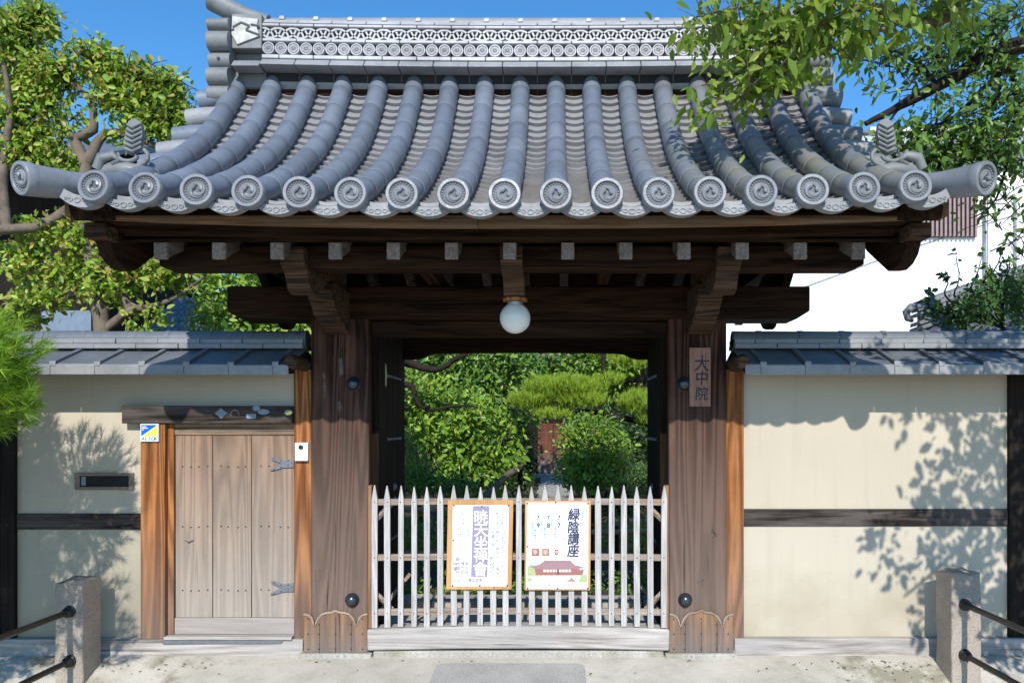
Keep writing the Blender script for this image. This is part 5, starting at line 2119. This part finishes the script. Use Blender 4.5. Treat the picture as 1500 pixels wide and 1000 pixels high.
t = thing('wooden_handrail', (a.x, a.y, 0), 'pale slanting log handrail beside the path to the inner door', 'handrail')
m = MB(); limb_tubes(m, [([at(704, 731, 4.4), a, at(742, 697, 5.6), b_], .055, .045)], .006); m.build('handrail_log', M_bark, t, smooth=60)
for q in (a, b_):
    m = MB(); m.tube([(q.x, q.y, 0), q], .04, 10); m.build('handrail_post', M_barkd, t)
rs = np.random.RandomState(3)
o = leaves('ground_cover', M_grass, None, [(-1.3, 1.95, .10, 1.2, .35, .1), (1.2, 2.0, .10, 1.0, .4, .1), (-.2, 2.2, .08, .6, .4, .08), (-1.5, 3.6, .25, 1.4, .8, .25), (1.6, 3.8, .25, 1.2, .9, .28), (.2, 3.2, .08, .6, .8, .08), (-.9, 5.2, .5, .5, .4, .35)], 9000, .065, 31, clump=.05, aspect=.3, up=.4)
o['label'] = 'low green ground cover behind the fence'; o['kind'] = 'stuff'; o['category'] = 'ground cover'

# ------------------------------------------------------------------ neighbours on the left
YH = 6.5
M_panel = simple('white_panel_painted_shade', (.16, .21, .28), .7)  # white panel whose bluish shade is painted into the colour
t = thing('neighbour_house', (at(60, 0, YH).x, YH, 0), 'dark timber house in deep shade behind the left tree', 'house')
xa, xb = at(-250, 0, YH).x, at(150, 0, YH).x
m = MB(); m.box(xa, xb, YH, YH + 4, 0, at(0, 250, YH).z); m.build('wall', M_black, t)  # near-black wall colour paints in the deep shade on the facade
m = MB(); m.box(at(62, 0, YH).x, at(135, 0, YH).x, YH - .03, YH - .002, at(0, 485, YH).z, at(0, 455, YH).z); m.build('panel', M_panel, t)
m = MB(); m.box(at(52, 0, YH).x, at(80, 0, YH).x, YH - .03, YH - .002, at(0, 412, YH).z, at(0, 385, YH).z); m.build('panel', M_panel, t)
m = MB(); m.prism([(YH - 1.2, at(0, 262, YH).z - .1), (YH + 2, at(0, 262, YH).z + 1.3), (YH + 5.2, at(0, 262, YH).z - .1), (YH + 2, at(0, 262, YH).z + 1.15)], 'X', xa - .5, xb + .2)
m.build('roof', M_cop, t)


def tiled_roof(parent, p0, p1, run, rise, mat, nrow, ncol, name='roof'):
    """stepped tile slope from lower edge p0-p1 going back by run and up by rise"""
    p0, p1 = Vector(p0), Vector(p1)
    m = MB()
    for r_ in range(nrow):
        f0, f1 = r_ / nrow, (r_ + 1.12) / nrow
        for c_ in range(ncol):
            a, b_ = p0.lerp(p1, c_ / ncol), p0.lerp(p1, (c_ + 1) / ncol)
            K = 5
            vs, fs = [], []
            for u in range(K + 1):
                q_ = a.lerp(b_, u / K)
                wv = .03 * math.sin(2 * math.pi * u / K)
                for f_, h_ in ((f0, 0.0), (f0, .035), (f1, .012)):
                    vs.append(q_ + Vector((0, run * f_, rise * f_ + h_ + wv)))
            for u in range(K):
                for k in range(2):
                    fs.append((3 * u + k, 3 * u + 3 + k, 3 * u + 4 + k, 3 * u + 1 + k))
            m.add(vs, fs)
    return m.build(name, mat, parent, smooth=40, recalc=False)


YR = 4.6
t = thing('tiled_shed', (at(270, 0, YR).x, YR, 0), 'grey tiled shed roof seen over the left wall behind branches', 'shed')
a, b_ = at(190, 497, YR), at(318, 497, YR)
tiled_roof(t, a, b_, 1.3, .72, M_cop, 7, 12)
m = MB(); m.box(a.x + .1, b_.x - .1, YR + .3, YR + 1.9, 0, a.z - .02); m.build('wall', M_black, t)
m = MB(); m.prism([(YR - .02, a.z - .06), (YR + 1.3, a.z + .66), (YR + 2.6, a.z - .06)], 'X', a.x + .02, b_.x - .02); m.build('gable_board', M_black, t)

# ------------------------------------------------------------------ neighbours on the right
YW = 8.5
t = thing('white_building', (at(1350, 0, YW).x, YW, 0), 'plain white rendered building rising behind the right wall', 'building')
xa = at(1000, 0, YW).x
xm_ = at(1275, 0, YW).x
m = MB(); m.box(xm_ + .001, 16, YW, YW + 6, 0, at(0, 186, YW).z); m.build('wall', M_white, t)
m = MB(); m.box(xa, xm_, YW + .002, YW + 5, 0, at(0, 300, YW).z); m.build('wall', M_white, t)
a, b_ = at(1262, 196, YW - .5), at(1700, 196, YW - .5)
tiled_roof(t, a, b_, 2.2, .75, M_cop, 6, 18)
m = MB(); m.box(a.x, b_.x, YW - .48, YW - .42, a.z - .16, a.z - .03); m.build('gutter', M_steel, t)
M_lou = simple('louvre_brown', (0.3, .2, .19), .6)
M_loud = simple('louvre_dark', (0.035, .03, .035), .6)
a, b_ = at(1350, 285, YW - .1), at(1433, 346, YW - .1)
m = MB(); m.box(a.x, b_.x, YW - .06, YW - .002, b_.z, a.z)
lv = m.build('louvre_panel', M_loud, t)
m = MB()
for k in range(13):
    x = a.x + (b_.x - a.x) * (k + .25) / 13
    m.box(x, x + (b_.x - a.x) / 26, YW - .11, YW - .062, b_.z, a.z)
m.build('louvre_slats', M_lou, lv)
for px_, ra in ((1446, .035), (1490, .02)):
    x = at(px_, 0, YW - .1).x
    m = MB(); m.tube([(x, YW - .06, 0), (x, YW - .06, at(0, 290, YW).z)], ra, 12); m.build('drain_pipe', M_steel, t)
m = MB()
m.tube([at(1165, 425, YW - .02), at(1330, 365, YW - .02), at(1500, 310, YW - .02)], .006, 5)
m.build('wall_cable', M_inkg, t)

YN = 3.6
t = thing('old_house', (at(1480, 0, YN).x, YN, 0), 'old tiled roof with a rising ridge above the right wall', 'house')
r0, r1 = at(1340, 458, YN), at(1540, 388, YN)
m = MB()
for k, (dz, hh, dd) in enumerate(((0, .05, .09), (-.06, .045, .12), (-.16, .045, .13), (-.22, .045, .15))):
    n = 7
    for i in range(n):
        q0, q1 = r0.lerp(r1, i / n), r0.lerp(r1, (i + .97) / n)
        m.add([(q0.x, q0.y - dd, q0.z + dz), (q1.x, q1.y - dd, q1.z + dz), (q1.x, q1.y + dd, q1.z + dz), (q0.x, q0.y + dd, q0.z + dz),
               (q0.x, q0.y - dd, q0.z + dz + hh), (q1.x, q1.y - dd, q1.z + dz + hh), (q1.x, q1.y + dd, q1.z + dz + hh), (q0.x, q0.y + dd, q0.z + dz + hh)],
              [(0, 1, 5, 4), (1, 2, 6, 5), (2, 3, 7, 6), (3, 0, 4, 7), (4, 5, 6, 7), (3, 2, 1, 0)])
q0, q1 = r0 + Vector((.06, 0, 0)), r1
m.add([(q0.x, q0.y - .08, q0.z - .8), (q1.x, q1.y - .08, q1.z - .8), (q1.x, q1.y + .08, q1.z - .8), (q0.x, q0.y + .08, q0.z - .8), (q0.x, q0.y - .08, q0.z + .03), (q1.x, q1.y - .08, q1.z + .03), (q1.x, q1.y + .08, q1.z + .03), (q0.x, q0.y + .08, q0.z + .03)], [(0, 1, 5, 4), (1, 2, 6, 5), (2, 3, 7, 6), (3, 0, 4, 7), (4, 5, 6, 7), (3, 2, 1, 0)])
rg = m.build('ridge', M_oni, t, bevel=.01)
m = MB()
for i in range(18):
    q0 = r0.lerp(r1, (i + .5) / 18)
    m.tube([(q0.x - .03, q0.y - .11, q0.z - .085), (q0.x, q0.y - .11, q0.z - .06), (q0.x + .03, q0.y - .11, q0.z - .085)], .012, 6)
for i in range(8):
    q0, q1 = r0.lerp(r1, i / 8), r0.lerp(r1, (i + .95) / 8)
    m.tube([q0 + Vector((0, 0, .06)), q1 + Vector((0, 0, .06))], [.06, .066], 14)
q0 = r0 + Vector((-.05, -.02, -.02))
m.tube([q0 + Vector((.1, 0, .09)), q0 + Vector((0, 0, .08)), q0 + Vector((-.06, 0, .02)), q0 + Vector((-.04, 0, -.05)), q0 + Vector((.02, 0, -.08))], [.05, .05, .045, .04, .02], 10)
m.build('ridge_cap', M_oni, rg, smooth=50)
a_, b2_ = at(1300, 500, YN - 1.0), at(1700, 500, YN - 1.0)
# sloping tiles in front of the ridge
m = MB()
for r_ in range(6):
    f0, f1 = r_ / 6, (r_ + 1.1) / 6
    for c_ in range(13):
        K = 4
        vs, fs = [], []
        for u in range(K + 1):
            w_ = (c_ + u / K) / 13
            topp = r0.lerp(r1, w_ * 1.2) + Vector((0, -.1, -.24))
            bott = topp + Vector((-.15, -.95, -.55))
            for f_, h_ in ((f0, 0.0), (f0, .03), (f1, .01)):
                vs.append(bott.lerp(topp, f_) + Vector((0, 0, h_ + .025 * math.sin(2 * math.pi * u / K))))
        for u in range(K):
            for k in range(2):
                fs.append((3 * u + k, 3 * u + 3 + k, 3 * u + 4 + k, 3 * u + 1 + k))
        m.add(vs, fs)
m.build('roof', M_cop, t, smooth=40, recalc=False)
m = MB(); m.box(r0.x + .1, r1.x + .3, YN - .3, YN + 2, 0, r0.z - .7); m.build('wall', M_black, t)

t = thing('climbing_shrub', (at(1460, 0, 2.3).x, 2.3, 0), 'dark climbing shrub with upright shoots sprawling over the right neighbour roof', 'shrub', 'shrubs around the gate')
YV = 2.3
m = MB()
rd = random.Random(4)
V_ = lambda px, py: at(px, py, YV)
base = V_(1470, 480)
shoots = [((1370, 455), (1360, 436), (1363, 424)), ((1402, 440), (1405, 410), (1400, 370)), ((1425, 430), (1432, 400), (1440, 370)), ((1450, 420), (1462, 385), (1470, 362)), ((1470, 420), (1478, 395), (1480, 375)), ((1390, 440), (1388, 415), (1385, 400)), ((1440, 420), (1452, 400), (1448, 385))]
pa = [([(base.x, YV, 0), (base.x, YV, 1.6), base], .05, .02)]
for s_ in shoots:
    pa.append(([base, V_(*s_[0]), V_(*s_[1]), V_(*s_[2])], .012, .003))
limb_tubes(m, pa, .004, seg=6)
m.build('trunk', M_barkd, t)
leaves('crown', M_lf_hedge, t, [pb(1470, 440, 55, 40, YV, .3), pb(1420, 455, 40, 22, YV, .3), pb(1510, 430, 40, 50, YV, .3), pb(1395, 460, 25, 12, YV, .2)], 2600, .055, 33, clump=.05)
bl = []
for s_ in shoots:
    for u in np.linspace(0, 1, 7):
        if u < .5:
            x = s_[0][0] + (s_[1][0] - s_[0][0]) * u * 2; y = s_[0][1] + (s_[1][1] - s_[0][1]) * u * 2
        else:
            x = s_[1][0] + (s_[2][0] - s_[1][0]) * (u * 2 - 1); y = s_[1][1] + (s_[2][1] - s_[1][1]) * (u * 2 - 1)
        bl.append(pb(x, y, 3, 3, YV))
leaves('shoot_leaves', M_lf_hedge, t, bl, 150, .07, 34, clump=.012, per=2)

# ------------------------------------------------------------------ small litter on the apron
rs = np.random.RandomState(77)
n = 130
x = np.concatenate([rs.uniform(-3.6, 3.4, 40), rs.normal(2.3, .4, 60), rs.normal(-2.9, .35, 30)])
y = -np.abs(rs.normal(0, .12, n)) - .09
v = []
for i in range(n):
    a = rs.uniform(0, 6.28); l = rs.uniform(.006, .02) ; w_ = l * .4
    z = gz(x[i], y[i]) + .004
    d = np.array([math.cos(a), math.sin(a), 0]); e = np.array([-d[1], d[0], 0])
    p = np.array([x[i], y[i], z])
    v += [p - d * l, p + e * w_ + [0, 0, .004], p + d * l, p - e * w_ + [0, 0, .003]]
M_litter = leafmat('dry_leaf', [(.12, .07, .03), (.2, .12, .05), (.08, .06, .03), (.2, .2, .06)], .1)
o = mesh_np('leaf_litter', np.array(v), n, [(0, 1, 2, 3)], M_litter, None)
o['label'] = 'small dry leaves scattered on the paving before the gate'; o['kind'] = 'stuff'; o['category'] = 'leaf litter'
